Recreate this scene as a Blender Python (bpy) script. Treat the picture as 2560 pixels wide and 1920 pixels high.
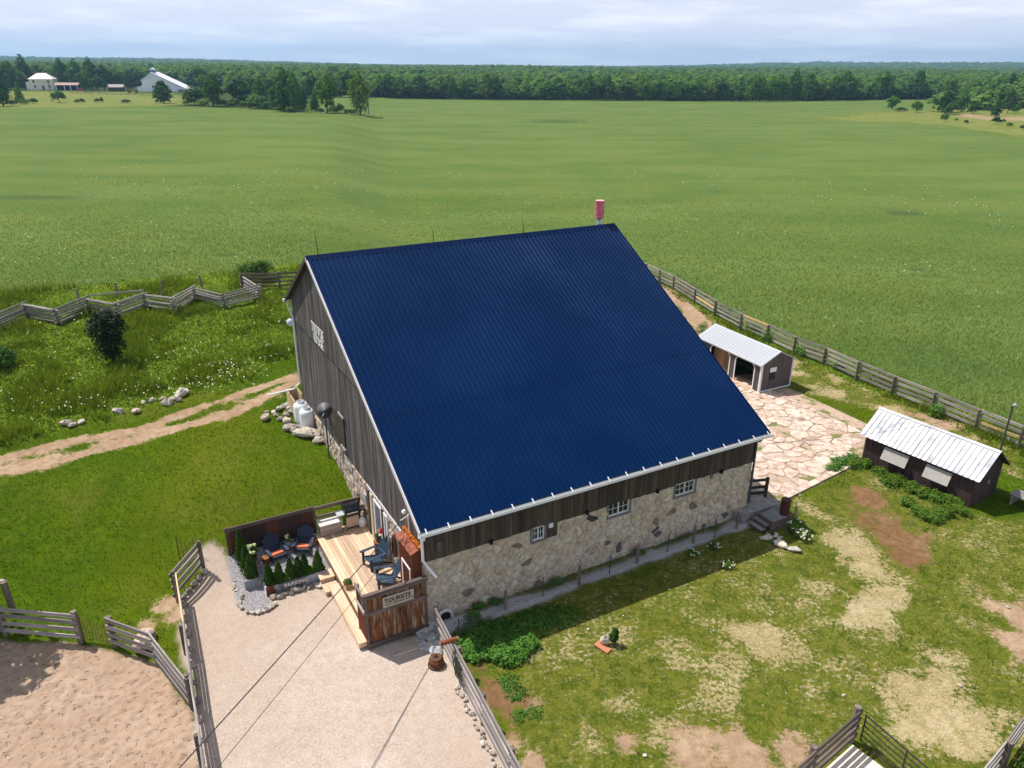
import bpy, math, random
import numpy as np
from mathutils import Vector, Matrix
R = math.radians
rng = np.random.default_rng(7)
rnd = random.Random(11)
SC = bpy.context.scene
COL = SC.collection
for o in list(bpy.data.objects):
    bpy.data.objects.remove(o)

# ------------------------------------------------------------------ camera
F, PITCH, ROLL, CAMH = 1913.68, 0.3954, 0.0070, 18.555      # focal length in photo pixels, radians, metres
_cp, _sp = math.cos(PITCH), math.sin(PITCH)
FW = np.array([0, _cp, -_sp]); _rt = np.array([1., 0, 0]); _up = np.array([0, _sp, _cp])
CR = math.cos(ROLL) * _rt + math.sin(ROLL) * _up
CU = -math.sin(ROLL) * _rt + math.cos(ROLL) * _up
cam_d = bpy.data.cameras.new('camera')
cam_d.sensor_width = 36; cam_d.lens = F / 2560 * 36
cam_d.clip_start = 0.5; cam_d.clip_end = 30000
cam = bpy.data.objects.new('camera', cam_d); COL.objects.link(cam)
cam.matrix_world = Matrix(((CR[0], CU[0], -FW[0], 0), (CR[1], CU[1], -FW[1], 0), (CR[2], CU[2], -FW[2], CAMH), (0, 0, 0, 1)))
SC.camera = cam

# ------------------------------------------------------------------ sky, sun, exposure
SUN_AZ, SUN_EL = R(-30.3), R(59.8)          # heading in which the light travels, height of the sun
w = bpy.data.worlds.new('World'); SC.world = w; w.use_nodes = True
nt = w.node_tree; nt.nodes.clear()
wo = nt.nodes.new('ShaderNodeOutputWorld'); bg = nt.nodes.new('ShaderNodeBackground')
sky = nt.nodes.new('ShaderNodeTexSky'); sky.sky_type = 'NISHITA'; sky.sun_disc = False
sky.sun_elevation = SUN_EL; sky.sun_rotation = math.pi / 2 - (SUN_AZ + math.pi)
sky.air_density = 1.0; sky.dust_density = 2.2; sky.ozone_density = 1.6; sky.altitude = 300
# thin broken cloud over the whole dome: the view direction laid out on a plane overhead
tc = nt.nodes.new('ShaderNodeTexCoord'); sep = nt.nodes.new('ShaderNodeSeparateXYZ')
nt.links.new(tc.outputs['Generated'], sep.inputs[0])
def wmath(op, a, b=None):
    m = nt.nodes.new('ShaderNodeMath'); m.operation = op
    for i, x in enumerate((a, b)):
        if x is None: continue
        if isinstance(x, (int, float)): m.inputs[i].default_value = x
        else: nt.links.new(x, m.inputs[i])
    return m.outputs[0]
zc = wmath('ADD', wmath('MAXIMUM', sep.outputs[2], 0.0), 0.10)
cmb = nt.nodes.new('ShaderNodeCombineXYZ')
nt.links.new(wmath('DIVIDE', sep.outputs[0], zc), cmb.inputs[0]); nt.links.new(wmath('DIVIDE', sep.outputs[1], zc), cmb.inputs[1])
nz = nt.nodes.new('ShaderNodeTexNoise'); nz.inputs['Scale'].default_value = 0.85; nz.inputs['Detail'].default_value = 8
nz.inputs['Roughness'].default_value = 0.55
nt.links.new(cmb.outputs[0], nz.inputs['Vector'])
rmp = nt.nodes.new('ShaderNodeMapRange'); rmp.inputs[1].default_value = 0.46; rmp.inputs[2].default_value = 0.68
rmp.inputs[3].default_value = 0.0; rmp.inputs[4].default_value = 0.85
nt.links.new(nz.outputs[0], rmp.inputs[0])
# haze veil low in the sky (pale lavender air), whole dome round
veil = nt.nodes.new('ShaderNodeMapRange'); veil.inputs[1].default_value = 0.0; veil.inputs[2].default_value = 0.42
veil.inputs[3].default_value = 0.92; veil.inputs[4].default_value = 0.0
nt.links.new(sep.outputs[2], veil.inputs[0])
mv = nt.nodes.new('ShaderNodeMixRGB'); mv.inputs[2].default_value = (9.1, 9.4, 11.1, 1)
nt.links.new(veil.outputs[0], mv.inputs[0]); nt.links.new(sky.outputs[0], mv.inputs[1])
mc = nt.nodes.new('ShaderNodeMixRGB'); mc.inputs[2].default_value = (11.2, 11.3, 11.8, 1)
nt.links.new(rmp.outputs[0], mc.inputs[0]); nt.links.new(mv.outputs[0], mc.inputs[1])
nt.links.new(mc.outputs[0], bg.inputs[0]); bg.inputs[1].default_value = 0.10
nt.links.new(bg.outputs[0], wo.inputs[0])
sun_d = bpy.data.lights.new('sun', 'SUN'); sun_d.energy = 5.0; sun_d.angle = R(0.53); sun_d.color = (1.0, 0.955, 0.885)
sun = bpy.data.objects.new('sun', sun_d); COL.objects.link(sun)
LD = Vector((math.cos(SUN_AZ) * math.cos(SUN_EL), math.sin(SUN_AZ) * math.cos(SUN_EL), -math.sin(SUN_EL)))
sun.rotation_euler = LD.to_track_quat('-Z', 'Y').to_euler(); sun.location = (0, 0, 60)
SC.view_settings.view_transform = 'Standard'; SC.view_settings.look = 'None'
SC.view_settings.exposure = 0.12; SC.view_settings.gamma = 1.0; SC.view_settings.use_curve_mapping = False
SC.render.engine = 'CYCLES'
SC.cycles.use_denoising = True; SC.cycles.max_bounces = 5; SC.cycles.diffuse_bounces = 2; SC.cycles.glossy_bounces = 2
SC.cycles.transmission_bounces = 3; SC.cycles.volume_bounces = 0; SC.cycles.transparent_max_bounces = 6

# ------------------------------------------------------------------ geometry of the place
BA = 0.5043                                                # heading of the barn's front eave
ca, sa = math.cos(BA), math.sin(BA)
BX, BY = -3.0562, 21.5615                                  # front left corner of the barn roof
BL, WF, WB, HE, HR, HB = 16.0, 11.852, 4.91, 4.20, 10.962, 7.912
KF = (HR - HE) / WF; KB = (HR - HB) / WB
def B(U, V, z=0.0): return Vector((BX + U * ca - V * sa, BY + U * sa + V * ca, z))
def S(t): t = np.clip(t, 0, 1); return t * t * (3 - 2 * t)
def hash2(i, j, s):
    n = (i.astype(np.int64) * 374761393 + j.astype(np.int64) * 668265263 + s * 1442695041) & 0x7fffffff
    n = (n ^ (n >> 13)) * 1274126177 & 0x7fffffff
    return ((n ^ (n >> 16)) & 0xffff) / 65535.0
def vnoise(x, y, s=0):
    xi = np.floor(x); yi = np.floor(y); fx = S(x - xi); fy = S(y - yi)
    a = hash2(xi, yi, s); b = hash2(xi + 1, yi, s); c = hash2(xi, yi + 1, s); d = hash2(xi + 1, yi + 1, s)
    return (a * (1 - fx) + b * fx) * (1 - fy) + (c * (1 - fx) + d * fx) * fy
def fbm(x, y, s=0, o=4):
    t = 0; a = .5; n = 0
    for k in range(o): t = t + a * vnoise(x * 2 ** k, y * 2 ** k, s + k); n += a; a *= .5
    return t / n
def T(x, y):
    x = np.asarray(x, float); y = np.asarray(y, float)
    U = (x - BX) * ca + (y - BY) * sa; V = -(x - BX) * sa + (y - BY) * ca
    vs = 5 + np.maximum(0, -U - 6) * .5
    m = 1 - S((U - .33 * np.maximum(0, V - 30) - 1) / 14)
    z = m * (1.6 * S((V - vs) / 7) + .5 * S((V - 12) / 8))
    r = np.hypot(x, y); az = np.degrees(np.arctan2(x, np.maximum(y, 1e-3)))
    front = S((y - 300) / 500)
    A = -2 + 27 * S((-az - 9) / 14) + 36 * S((az - 6) / 16) + 8 * (fbm(az / 5 + 40, r / 2500., 5) - .5) + 7 * (fbm(az / 1.7 + 9, r / 1800., 8) - .5)
    z = z + front * A * S((r - 1300) / 4200)
    z = z + front * (2.2 + 5 * (fbm(x / 260., y / 260., 13, 3) - .5)) * S((r - 480) / 700)
    z = z + S((r - 60) / 60) * .9 * (fbm(x / 70., y / 70., 3, 2) - .5)
    return z
def un(px, py, z=0.0):
    d = FW + CR * (px - 1280) / F + CU * (960 - py) / F
    t = (z - CAMH) / d[2]
    return np.array([0, 0, CAMH]) + t * d
def gp(px, py, dz=0.0):
    """point of the ground seen at a pixel of the photograph"""
    z = 0.0
    for k in range(40):
        X = un(px, py, z); z = .5 * z + .5 * float(T(X[0], X[1]))
    return Vector((X[0], X[1], float(T(X[0], X[1])) + dz))
def gz(x, y): return float(T(x, y))

# ------------------------------------------------------------------ materials
MATS = {}
def mat(name, base=(.5, .5, .5), rough=.8, metal=0.0, spec=.3, build=None, coat=0.0):
    if name in MATS: return MATS[name]
    m = bpy.data.materials.new(name); m.use_nodes = True
    N = m.node_tree; p = N.nodes['Principled BSDF']
    p.inputs['Base Color'].default_value = (*base, 1); p.inputs['Roughness'].default_value = rough
    p.inputs['Metallic'].default_value = metal; p.inputs['Specular IOR Level'].default_value = spec
    if coat: p.inputs['Coat Weight'].default_value = coat; p.inputs['Coat Roughness'].default_value = .12
    if build: build(N, p)
    MATS[name] = m
    return m
class NG:
    """small wrapper for building node trees"""
    def __init__(s, N): s.N = N
    def n(s, t, **k):
        x = s.N.nodes.new(t)
        for a, b in k.items(): setattr(x, a, b)
        return x
    def l(s, a, b): s.N.links.new(a, b)
    def coord(s, kind='obj', scale=(1, 1, 1), off=False):
        if kind == 'pos': o = s.n('ShaderNodeNewGeometry').outputs['Position']
        else: o = s.n('ShaderNodeTexCoord').outputs['Object']
        if off:
            oi = s.n('ShaderNodeObjectInfo'); ml = s.n('ShaderNodeMath', operation='MULTIPLY'); ml.inputs[1].default_value = 53.7
            s.l(oi.outputs['Random'], ml.inputs[0]); a = s.n('ShaderNodeVectorMath', operation='ADD')
            s.l(o, a.inputs[0]); s.l(ml.outputs[0], a.inputs[1]); o = a.outputs[0]
        v = s.n('ShaderNodeVectorMath', operation='MULTIPLY'); v.inputs[1].default_value = scale; s.l(o, v.inputs[0])
        return v.outputs[0]
    def noise(s, vec, scale, detail=4, rough=.55):
        x = s.n('ShaderNodeTexNoise'); x.inputs['Scale'].default_value = scale; x.inputs['Detail'].default_value = detail
        x.inputs['Roughness'].default_value = rough; s.l(vec, x.inputs['Vector']); return x.outputs[0]
    def rng(s, v, a, b, c=0.0, d=1.0, smooth=True):
        x = s.n('ShaderNodeMapRange'); x.interpolation_type = 'SMOOTHSTEP' if smooth else 'LINEAR'
        for i, q in enumerate((a, b, c, d)): x.inputs[i + 1].default_value = q
        s.l(v, x.inputs[0]); return x.outputs[0]
    def m(s, op, a, b=0.0):
        x = s.n('ShaderNodeMath', operation=op)
        for i, q in enumerate((a, b)):
            if isinstance(q, (int, float)): x.inputs[i].default_value = q
            else: s.l(q, x.inputs[i])
        return x.outputs[0]
    def mix(s, f, a, b, mode='MIX'):
        x = s.n('ShaderNodeMixRGB', blend_type=mode)
        for i, q in enumerate((f, a, b)):
            if isinstance(q, (int, float)): x.inputs[i].default_value = q
            elif isinstance(q, tuple): x.inputs[i].default_value = (*q, 1)
            else: s.l(q, x.inputs[i])
        return x.outputs[0]
    def rand(s): return s.n('ShaderNodeObjectInfo').outputs['Random']
    def island(s): return s.n('ShaderNodeNewGeometry').outputs['Random Per Island']
    def bump(s, p, h, st=.5, dist=.02):
        b = s.n('ShaderNodeBump'); b.inputs['Strength'].default_value = st; b.inputs['Distance'].default_value = dist
        s.l(h, b.inputs['Height']); s.l(b.outputs[0], p.inputs['Normal'])
    def attr(s, name): return s.n('ShaderNodeAttribute', attribute_name=name).outputs['Fac']

def wood(name, c1, c2, c3=None, grain=(1.2, 16, 16), rough=.85, kind='obj'):
    def bd(N, p):
        g = NG(N); co = g.coord(kind, grain, off=True)
        n1 = g.noise(co, 1.0, 6, .65); n2 = g.noise(g.coord(kind, tuple(x * .3 for x in grain), off=True), 1.0, 3)
        c = g.mix(g.rng(n1, .3, .72), c1, c2)
        if c3: c = g.mix(g.rng(n2, .52, .74), c, c3)
        c = g.mix(1.0, c, g.mix(g.rand(), (.66, .66, .67), (1.25, 1.22, 1.18)), 'MULTIPLY')
        g.l(c, p.inputs['Base Color']); g.bump(p, n1, .5, .006)
    return mat(name, c1, rough, build=bd)
def stone(name, cols, rough=.9, sc=5.0, kind='obj'):
    def bd(N, p):
        g = NG(N); co = g.coord(kind, (1, 1, 1), off=True)
        cr = g.n('ShaderNodeValToRGB'); e = cr.color_ramp
        for i in range(len(cols) - 2): e.elements.new(.5)
        for i, q in enumerate(cols): e.elements[i].position = i / (len(cols) - 1); e.elements[i].color = (*q, 1)
        g.l(g.rand(), cr.inputs[0])
        n1 = g.noise(co, sc, 6, .6); n2 = g.noise(co, sc * 5, 3)
        c = g.mix(1.0, cr.outputs[0], g.mix(g.rng(n1, .28, .72), (.62, .60, .58), (1.22, 1.2, 1.17)), 'MULTIPLY')
        c = g.mix(g.rng(n2, .56, .74, 0, .35), c, (.62, .56, .48))
        g.l(c, p.inputs['Base Color']); g.bump(p, n1, .6, .02)
    return mat(name, cols[0], rough, build=bd)
def painted(name, c, rough=.5, dirt=.25, dcol=(.25, .22, .18), sc=3.0, metal=0., spec=.4, coat=0.):
    def bd(N, p):
        g = NG(N); n1 = g.noise(g.coord('obj', (1, 1, 1), off=True), sc, 5, .65)
        n2 = g.noise(g.coord('obj', (1, 1, 1), off=True), sc * 9, 3, .6)
        c_ = g.mix(g.m('MULTIPLY', g.rng(n1, .45, .75), dirt), c, dcol)
        c_ = g.mix(g.rng(n2, .55, .8, 0, dirt * .6), c_, dcol)
        g.l(c_, p.inputs['Base Color'])
        g.l(g.rng(n1, .3, .7, max(.05, rough - .1), min(1, rough + .15)), p.inputs['Roughness'])
    return mat(name, c, rough, metal, spec, build=bd, coat=coat)
def rusty(name, paint, amount, stretch=(14, 14, 1.0), kind='obj'):
    def bd(N, p):
        g = NG(N); co = g.coord(kind, stretch, off=True)
        n1 = g.noise(co, 1.0, 6, .68); n2 = g.noise(g.coord(kind, tuple(q * 2.3 for q in stretch), off=True), 1.0, 4, .6)
        ru = g.mix(g.rng(n2, .3, .7), (.070, .020, .008), (.27, .105, .030))
        pa = g.mix(g.rng(n2, .35, .75), paint, tuple(q * .62 for q in paint))
        c = g.mix(g.rng(n1, amount - .09, amount + .09), ru, pa)
        c = g.mix(1.0, c, g.mix(g.rand(), (.6, .6, .6), (1.2, 1.2, 1.2)), 'MULTIPLY')
        g.l(c, p.inputs['Base Color']); g.l(g.rng(n1, .3, .7, .9, .55), p.inputs['Roughness']); g.bump(p, n2, .3, .004)
    return mat(name, paint, .75, build=bd)
def leaf(name, c1, c2, c3, trans=.3, rough=.55):
    if name in MATS: return MATS[name]
    m = bpy.data.materials.new(name); m.use_nodes = True; N = m.node_tree; g = NG(N)
    p = N.nodes['Principled BSDF']; p.inputs['Roughness'].default_value = rough; p.inputs['Specular IOR Level'].default_value = .08
    n = g.noise(g.coord('pos', (1, 1, 1)), .55, 3)
    c = g.mix(g.rng(g.island(), 0, 1), c1, c2); c = g.mix(g.rng(n, .35, .7, 0, .7), c, c3)
    c = g.mix(1.0, c, g.mix(g.rand(), (.72, .76, .72), (1.28, 1.2, 1.15)), 'MULTIPLY')
    g.l(c, p.inputs['Base Color'])
    t = g.n('ShaderNodeBsdfTranslucent'); g.l(g.mix(1.0, c, (1.15, 1.25, .6), 'MULTIPLY'), t.inputs[0])
    ms = g.n('ShaderNodeMixShader'); ms.inputs[0].default_value = trans
    g.l(p.outputs[0], ms.inputs[1]); g.l(t.outputs[0], ms.inputs[2]); g.l(ms.outputs[0], N.nodes['Material Output'].inputs[0])
    MATS[name] = m; return m

# ------------------------------------------------------------------ mesh helpers
class MB:
    def __init__(s): s.v = []; s.f = []
    def add(s, vs, fs):
        k = len(s.v); s.v += [tuple(x) for x in vs]; s.f += [tuple(i + k for i in q) for q in fs]; return s
    def box(s, x0, x1, y0, y1, z0, z1):
        return s.add([(x0, y0, z0), (x1, y0, z0), (x1, y1, z0), (x0, y1, z0), (x0, y0, z1), (x1, y0, z1), (x1, y1, z1), (x0, y1, z1)],
                     [(0, 3, 2, 1), (4, 5, 6, 7), (0, 1, 5, 4), (1, 2, 6, 5), (2, 3, 7, 6), (3, 0, 4, 7)])
    def bar(s, p0, p1, w, h, up=(0, 0, 1)):
        p0 = Vector(p0); p1 = Vector(p1); d = (p1 - p0).normalized(); u = Vector(up)
        if abs(d.dot(u)) > .98: u = Vector((0, 1, 0))
        a = d.cross(u).normalized() * w / 2; b = a.cross(d).normalized() * h / 2
        q = [p + i * a + j * b for p in (p0, p1) for i, j in ((-1, -1), (1, -1), (1, 1), (-1, 1))]
        return s.add(q, [(3, 2, 1, 0), (4, 5, 6, 7), (0, 1, 5, 4), (1, 2, 6, 5), (2, 3, 7, 6), (3, 0, 4, 7)])
    def tube(s, pts, rad, n=8, caps=True, closed=False):
        pts = [Vector(p) for p in pts]; rad = rad if isinstance(rad, (list, tuple)) else [rad] * len(pts)
        k = len(s.v); L = len(pts); u = None
        for i, p in enumerate(pts):
            if closed: d = pts[(i + 1) % L] - pts[i - 1]
            else: d = pts[min(i + 1, L - 1)] - pts[max(i - 1, 0)]
            d.normalize()
            if u is None: u = d.orthogonal().normalized()
            u = (u - d * u.dot(d)).normalized(); w_ = d.cross(u)
            for j in range(n):
                t = 2 * math.pi * j / n; s.v.append(tuple(p + rad[i] * (math.cos(t) * u + math.sin(t) * w_)))
        for i in range(L if closed else L - 1):
            for j in range(n):
                a = k + i * n; b = k + ((i + 1) % L) * n; s.f.append((a + j, a + (j + 1) % n, b + (j + 1) % n, b + j))
        if caps and not closed:
            s.f.append(tuple(k + j for j in reversed(range(n)))); s.f.append(tuple(k + (L - 1) * n + j for j in range(n)))
        return s
    def lathe(s, prof, n=16, c=(0, 0, 0)):
        k = len(s.v)
        for r_, z in prof:
            for j in range(n):
                t = 2 * math.pi * j / n; s.v.append((c[0] + r_ * math.cos(t), c[1] + r_ * math.sin(t), c[2] + z))
        for i in range(len(prof) - 1):
            for j in range(n):
                a = k + i * n; b = a + n; s.f.append((a + j, a + (j + 1) % n, b + (j + 1) % n, b + j))
        s.f.append(tuple(k + j for j in reversed(range(n)))); s.f.append(tuple(k + (len(prof) - 1) * n + j for j in range(n)))
        return s
    def prism(s, poly, z0, z1, ax='z'):
        n = len(poly)
        def P(a, b, c): return {'z': (a, b, c), 'x': (c, a, b), 'y': (a, c, b)}[ax]
        vs = [P(a, b, z0) for a, b in poly] + [P(a, b, z1) for a, b in poly]
        return s.add(vs, [tuple(reversed(range(n))), tuple(range(n, 2 * n))] + [(i, (i + 1) % n, n + (i + 1) % n, n + i) for i in range(n)])
    def mesh(s, name, smooth=False):
        m = bpy.data.meshes.new(name); m.from_pydata(s.v, [], s.f); m.update()
        if smooth: m.polygons.foreach_set('use_smooth', [True] * len(m.polygons))
        return m
    def build(s, name, material, parent=None, smooth=False, **k):
        return place(name, s.mesh(name, smooth), material, parent, **k)
def place(name, me, material, parent=None, loc=None, rot=None, world=False, mtx=None):
    o = bpy.data.objects.new(name, me); COL.objects.link(o)
    if material is not None and hasattr(me, 'materials') and len(me.materials) == 0: me.materials.append(material)
    if parent is not None:
        o.parent = parent
        if world: o.matrix_parent_inverse = wm(parent).inverted()
    if mtx is not None: o.matrix_basis = mtx
    if loc is not None: o.location = loc
    if rot is not None: o.rotation_euler = rot
    return o
def wm(o):
    m = o.matrix_basis.copy() if True else None
    m = Matrix.LocRotScale(o.location, o.rotation_euler, o.scale)
    return (wm(o.parent) @ o.matrix_parent_inverse @ m) if o.parent else m
def tag(o, label, cat, group=None):
    o['label'] = label; o['category'] = cat
    if group: o['group'] = group
    return o
def thing(name, label, cat, loc=(0, 0, 0), rz=0.0, group=None):
    o = bpy.data.objects.new(name, None); COL.objects.link(o); o.location = loc; o.rotation_euler = (0, 0, rz); o.empty_display_size = .2
    return tag(o, label, cat, group)
def kind(o, k): o['kind'] = k; return o
def bmesh_bar(name, p0, p1, wd, th, material, parent, up=(0, 0, 1), taper=1.0, round_=0, jit=0.0):
    """a rail or board lying along its own x axis, placed by world points"""
    p0 = Vector(p0); p1 = Vector(p1); d = p1 - p0; L = d.length; d.normalize(); u = Vector(up)
    if abs(d.dot(u)) > .98: u = Vector((0, 1, 0))
    y = u.cross(d).normalized(); z = d.cross(y)
    b = MB()
    if round_:
        k = 3; b.tube([(L * i / k, rnd.uniform(-jit, jit), rnd.uniform(-jit, jit)) for i in range(k + 1)], [wd / 2 * (1 + (taper - 1) * i / k) for i in range(k + 1)], round_)
    else:
        b.box(0, L, -wd / 2, wd / 2, -th / 2, th / 2)
        if taper != 1.0 or jit:
            b.v = [(x, yy * (taper if x > 0 else 1) + (rnd.uniform(-jit, jit)), zz + rnd.uniform(-jit, jit) * .5) for x, yy, zz in b.v]
    M = Matrix(((d.x, y.x, z.x, p0.x), (d.y, y.y, z.y, p0.y), (d.z, y.z, z.z, p0.z), (0, 0, 0, 1)))
    return b.build(name, material, parent, smooth=False, world=parent is not None, mtx=M)
def quads_mesh(name, V, n=4, smooth=False):
    """mesh of loose n-gons from an (k*n, 3) array"""
    k = len(V) // n; me = bpy.data.meshes.new(name)
    me.vertices.add(len(V)); me.vertices.foreach_set('co', np.ascontiguousarray(V, np.float32).ravel())
    me.loops.add(k * n); me.loops.foreach_set('vertex_index', np.arange(k * n, dtype=np.int32))
    me.polygons.add(k); me.polygons.foreach_set('loop_start', np.arange(0, k * n, n, dtype=np.int32))
    me.polygons.foreach_set('loop_total', np.full(k, n, np.int32)); me.update(calc_edges=True)
    return me
def unit(v): return v / np.maximum(np.linalg.norm(v, axis=-1, keepdims=True), 1e-9)
def leaf_quads(C, Nn, size, rg, aspect=.55):
    """leaf-shaped diamonds at points C facing roughly Nn"""
    n = len(C); Nn = unit(Nn); t = unit(np.cross(Nn, rg.normal(size=(n, 3)))); b = np.cross(Nn, t)
    s = np.asarray(size).reshape(-1, 1) * (.6 + .8 * rg.random((n, 1)))
    V = np.stack([C - t * s, C + b * s * aspect + Nn * s * .12, C + t * s, C - b * s * aspect + Nn * s * .12], 1)
    return V.reshape(-1, 3)
def leafcloud(blobs, n, size, rg, inner=.55, up=.35, rand=.55):
    bl = np.array(blobs, float); vol = (bl[:, 3] * bl[:, 4] * bl[:, 5]) ** (2 / 3)
    k = rg.choice(len(bl), n, p=vol / vol.sum())
    d = unit(rg.normal(size=(n, 3))); d[:, 2] = np.where(d[:, 2] < -.35, -d[:, 2], d[:, 2])
    r_ = inner + (1 - inner) * rg.random((n, 1)) ** .6
    # ragged outline: radius varies with direction
    r_ = r_ * (1 + .22 * np.sin(d[:, :1] * 5 + k[:, None] * 1.7) * np.cos(d[:, 1:2] * 4 + k[:, None]))
    C = bl[k, :3] + d * r_ * bl[k, 3:6]
    return leaf_quads(C, d + rg.normal(size=(n, 3)) * rand + np.array([0, 0, up]), size, rg)
def blades(P, h, wd, rg, nb=3, lean=.35, wind=(.25, -.12)):
    """grass: nb triangles per point"""
    P = np.repeat(P, nb, 0); n = len(P); h = np.repeat(np.asarray(h).reshape(-1, 1), nb, 0) if np.ndim(h) else np.full((n, 1), h)
    a = rg.random(n) * 2 * np.pi; d = np.stack([np.cos(a), np.sin(a), np.zeros(n)], 1)
    P = P + d * rg.random((n, 1)) * h * .22; hh = h * (.6 + .7 * rg.random((n, 1)))
    ln = rg.normal(size=(n, 2)) * lean + np.array(wind)
    tip = P + np.concatenate([ln * hh, hh], 1); ww = np.asarray(wd).reshape(-1, 1) if np.ndim(wd) else wd
    if np.ndim(wd): ww = np.repeat(ww, nb, 0)
    return np.stack([P - d * ww, P + d * ww, tip], 1).reshape(-1, 3)
def poly_sd(x, y, poly):
    """signed distance, positive inside"""
    x = np.asarray(x, float); y = np.asarray(y, float); ins = np.zeros(x.shape, bool); dm = np.full(x.shape, 1e9)
    n = len(poly)
    for i in range(n):
        ax, ay = poly[i][0], poly[i][1]; bx, by = poly[(i + 1) % n][0], poly[(i + 1) % n][1]
        c = ((ay > y) != (by > y)) & (x < (bx - ax) * (y - ay) / ((by - ay) if by != ay else 1e-9) + ax); ins ^= c
        dx, dy = bx - ax, by - ay; t = np.clip(((x - ax) * dx + (y - ay) * dy) / (dx * dx + dy * dy + 1e-12), 0, 1)
        dm = np.minimum(dm, np.hypot(x - ax - t * dx, y - ay - t * dy))
    return np.where(ins, dm, -dm)
def voronoi(x0, x1, y0, y1, sp, rg, jit=.8, asp=1.3):
    """cells of a jittered lattice: list of (seed, polygon)"""
    nx = max(1, int(round((x1 - x0) / (sp * asp)))); ny = max(1, int(round((y1 - y0) / sp))); dx = (x1 - x0) / nx; dy = (y1 - y0) / ny
    pts = {}
    for j in range(-2, ny + 2):
        for i in range(-2, nx + 2):
            pts[i, j] = (x0 + (i + .5 + (.5 if j % 2 else 0) + (rg.random() - .5) * jit) * dx, y0 + (j + .5 + (rg.random() - .5) * jit) * dy)
    out = []
    for (i, j), p in pts.items():
        if not (-1 <= i <= nx and 0 <= j < ny): continue
        poly = [(x0, y0), (x1, y0), (x1, y1), (x0, y1)]
        for b in range(-2, 3):
            for a in range(-2, 3):
                if (a, b) == (0, 0) or (i + a, j + b) not in pts: continue
                qx, qy = pts[i + a, j + b]; mx, my = (p[0] + qx) / 2, (p[1] + qy) / 2; nx_, ny_ = qx - p[0], qy - p[1]
                new = []
                for k in range(len(poly)):
                    A = poly[k]; Bq = poly[(k + 1) % len(poly)]
                    da = (A[0] - mx) * nx_ + (A[1] - my) * ny_; db = (Bq[0] - mx) * nx_ + (Bq[1] - my) * ny_
                    if da <= 0: new.append(A)
                    if (da < 0) != (db < 0) and abs(da - db) > 1e-12:
                        t = da / (da - db); new.append((A[0] + t * (Bq[0] - A[0]), A[1] + t * (Bq[1] - A[1])))
                poly = new
                if len(poly) < 3: break
            if len(poly) < 3: break
        if len(poly) >= 3:
            ar = .5 * abs(sum(poly[k][0] * poly[(k + 1) % len(poly)][1] - poly[(k + 1) % len(poly)][0] * poly[k][1] for k in range(len(poly))))
            if ar > .15 * dx * dy: out.append((p, poly, ar))
    return out
def slab(poly, gap, depth, rg, bulge=.8, rough=.1):
    """one stone: rounded outline, bevelled face; local xy plane, face towards +z. Returns MB about its centroid and the centroid"""
    c = np.mean(poly, 0); P = np.array(poly) - c
    Q = []
    n = len(P)
    for k in range(n):
        a, b = P[k], P[(k + 1) % n]; Q += [a * .78 + b * .22, a * .22 + b * .78]
    Q = np.array(Q); L = np.linalg.norm(Q, axis=1, keepdims=True)
    Q = Q * np.maximum(.3, (L - gap) / L) * (1 + rg.normal(size=(len(Q), 1)) * rough * .4)
    n = len(Q); b = MB()
    rings = [(1.0, 0.0), (1.0, depth * .55), (bulge, depth)]
    for sc, z in rings:
        for q in Q: b.v.append((q[0] * sc, q[1] * sc, z + (rg.normal() * depth * rough if z else 0)))
    for r_ in range(2):
        for k in range(n): b.f.append((r_ * n + k, r_ * n + (k + 1) % n, (r_ + 1) * n + (k + 1) % n, (r_ + 1) * n + k))
    b.f.append(tuple(range(2 * n, 3 * n)))
    return b, c
def boulder(r_, rg, sq=(1, .8, .6), n=9, m=6):
    b = MB(); pr = []
    ph = rg.random(6) * 6.28
    for i in range(m + 1):
        t = math.pi * i / m
        for j in range(n):
            u = 2 * math.pi * j / n; k = 1 + .16 * math.sin(2 * u + ph[0] + t) + .12 * math.sin(3 * u + ph[1] - 2 * t) + .10 * math.sin(3 * t + ph[2])
            b.v.append((r_ * k * sq[0] * math.sin(t) * math.cos(u), r_ * k * sq[1] * math.sin(t) * math.sin(u), r_ * k * sq[2] * math.cos(t)))
    for i in range(m):
        for j in range(n): b.f.append((i * n + j, i * n + (j + 1) % n, (i + 1) * n + (j + 1) % n, (i + 1) * n + j))
    b.f = [tuple(reversed(q)) for q in b.f]
    return b
# ================================================================== GROUND
def gpl(L): return [tuple(gp(*p)[:2]) for p in L]
FENCE_TOP = [(1575, 640), (1616, 659.5), (1684.6, 690), (1738, 722), (1788.8, 752.8), (1854, 785.4), (1921, 813.6), (1988.5, 844), (2064.4, 870), (2147, 905.6), (2238, 942.5), (2338, 980.5), (2449, 1025), (2560, 1068), (2665, 1108)]
fence_pts = [Vector((*un(x, y, 1.25)[:2], 0)) for x, y in FENCE_TOP]
def offs(pts, d):
    out = []
    for i, p in enumerate(pts):
        t = (pts[min(i + 1, len(pts) - 1)] - pts[max(i - 1, 0)]).normalized(); out.append((p.x - t.y * d, p.y + t.x * d))
    return out
DRIVE = gpl([(505, 1432), (497, 1400), (512, 1372), (530, 1362), (562, 1372), (580, 1398), (592, 1440), (600, 1490), (640, 1528), (690, 1497), (795, 1448)]) + [tuple(B(-1.9, 4.4)[:2]), tuple(B(-1.95, .2)[:2]), tuple(B(.5, .2)[:2]), tuple(B(.8, -.7)[:2])] + gpl([(1105, 1570), (1190, 1720), (1292, 1920), (1400, 2130), (520, 2130), (487, 1800), (467, 1640), (452, 1560), (462, 1490)])
SAND = gpl([(-260, 1590), (0, 1602), (195, 1609), (282, 1620), (396, 1662), (482, 1775), (500, 1920), (520, 2150), (-260, 2150)])
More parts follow.
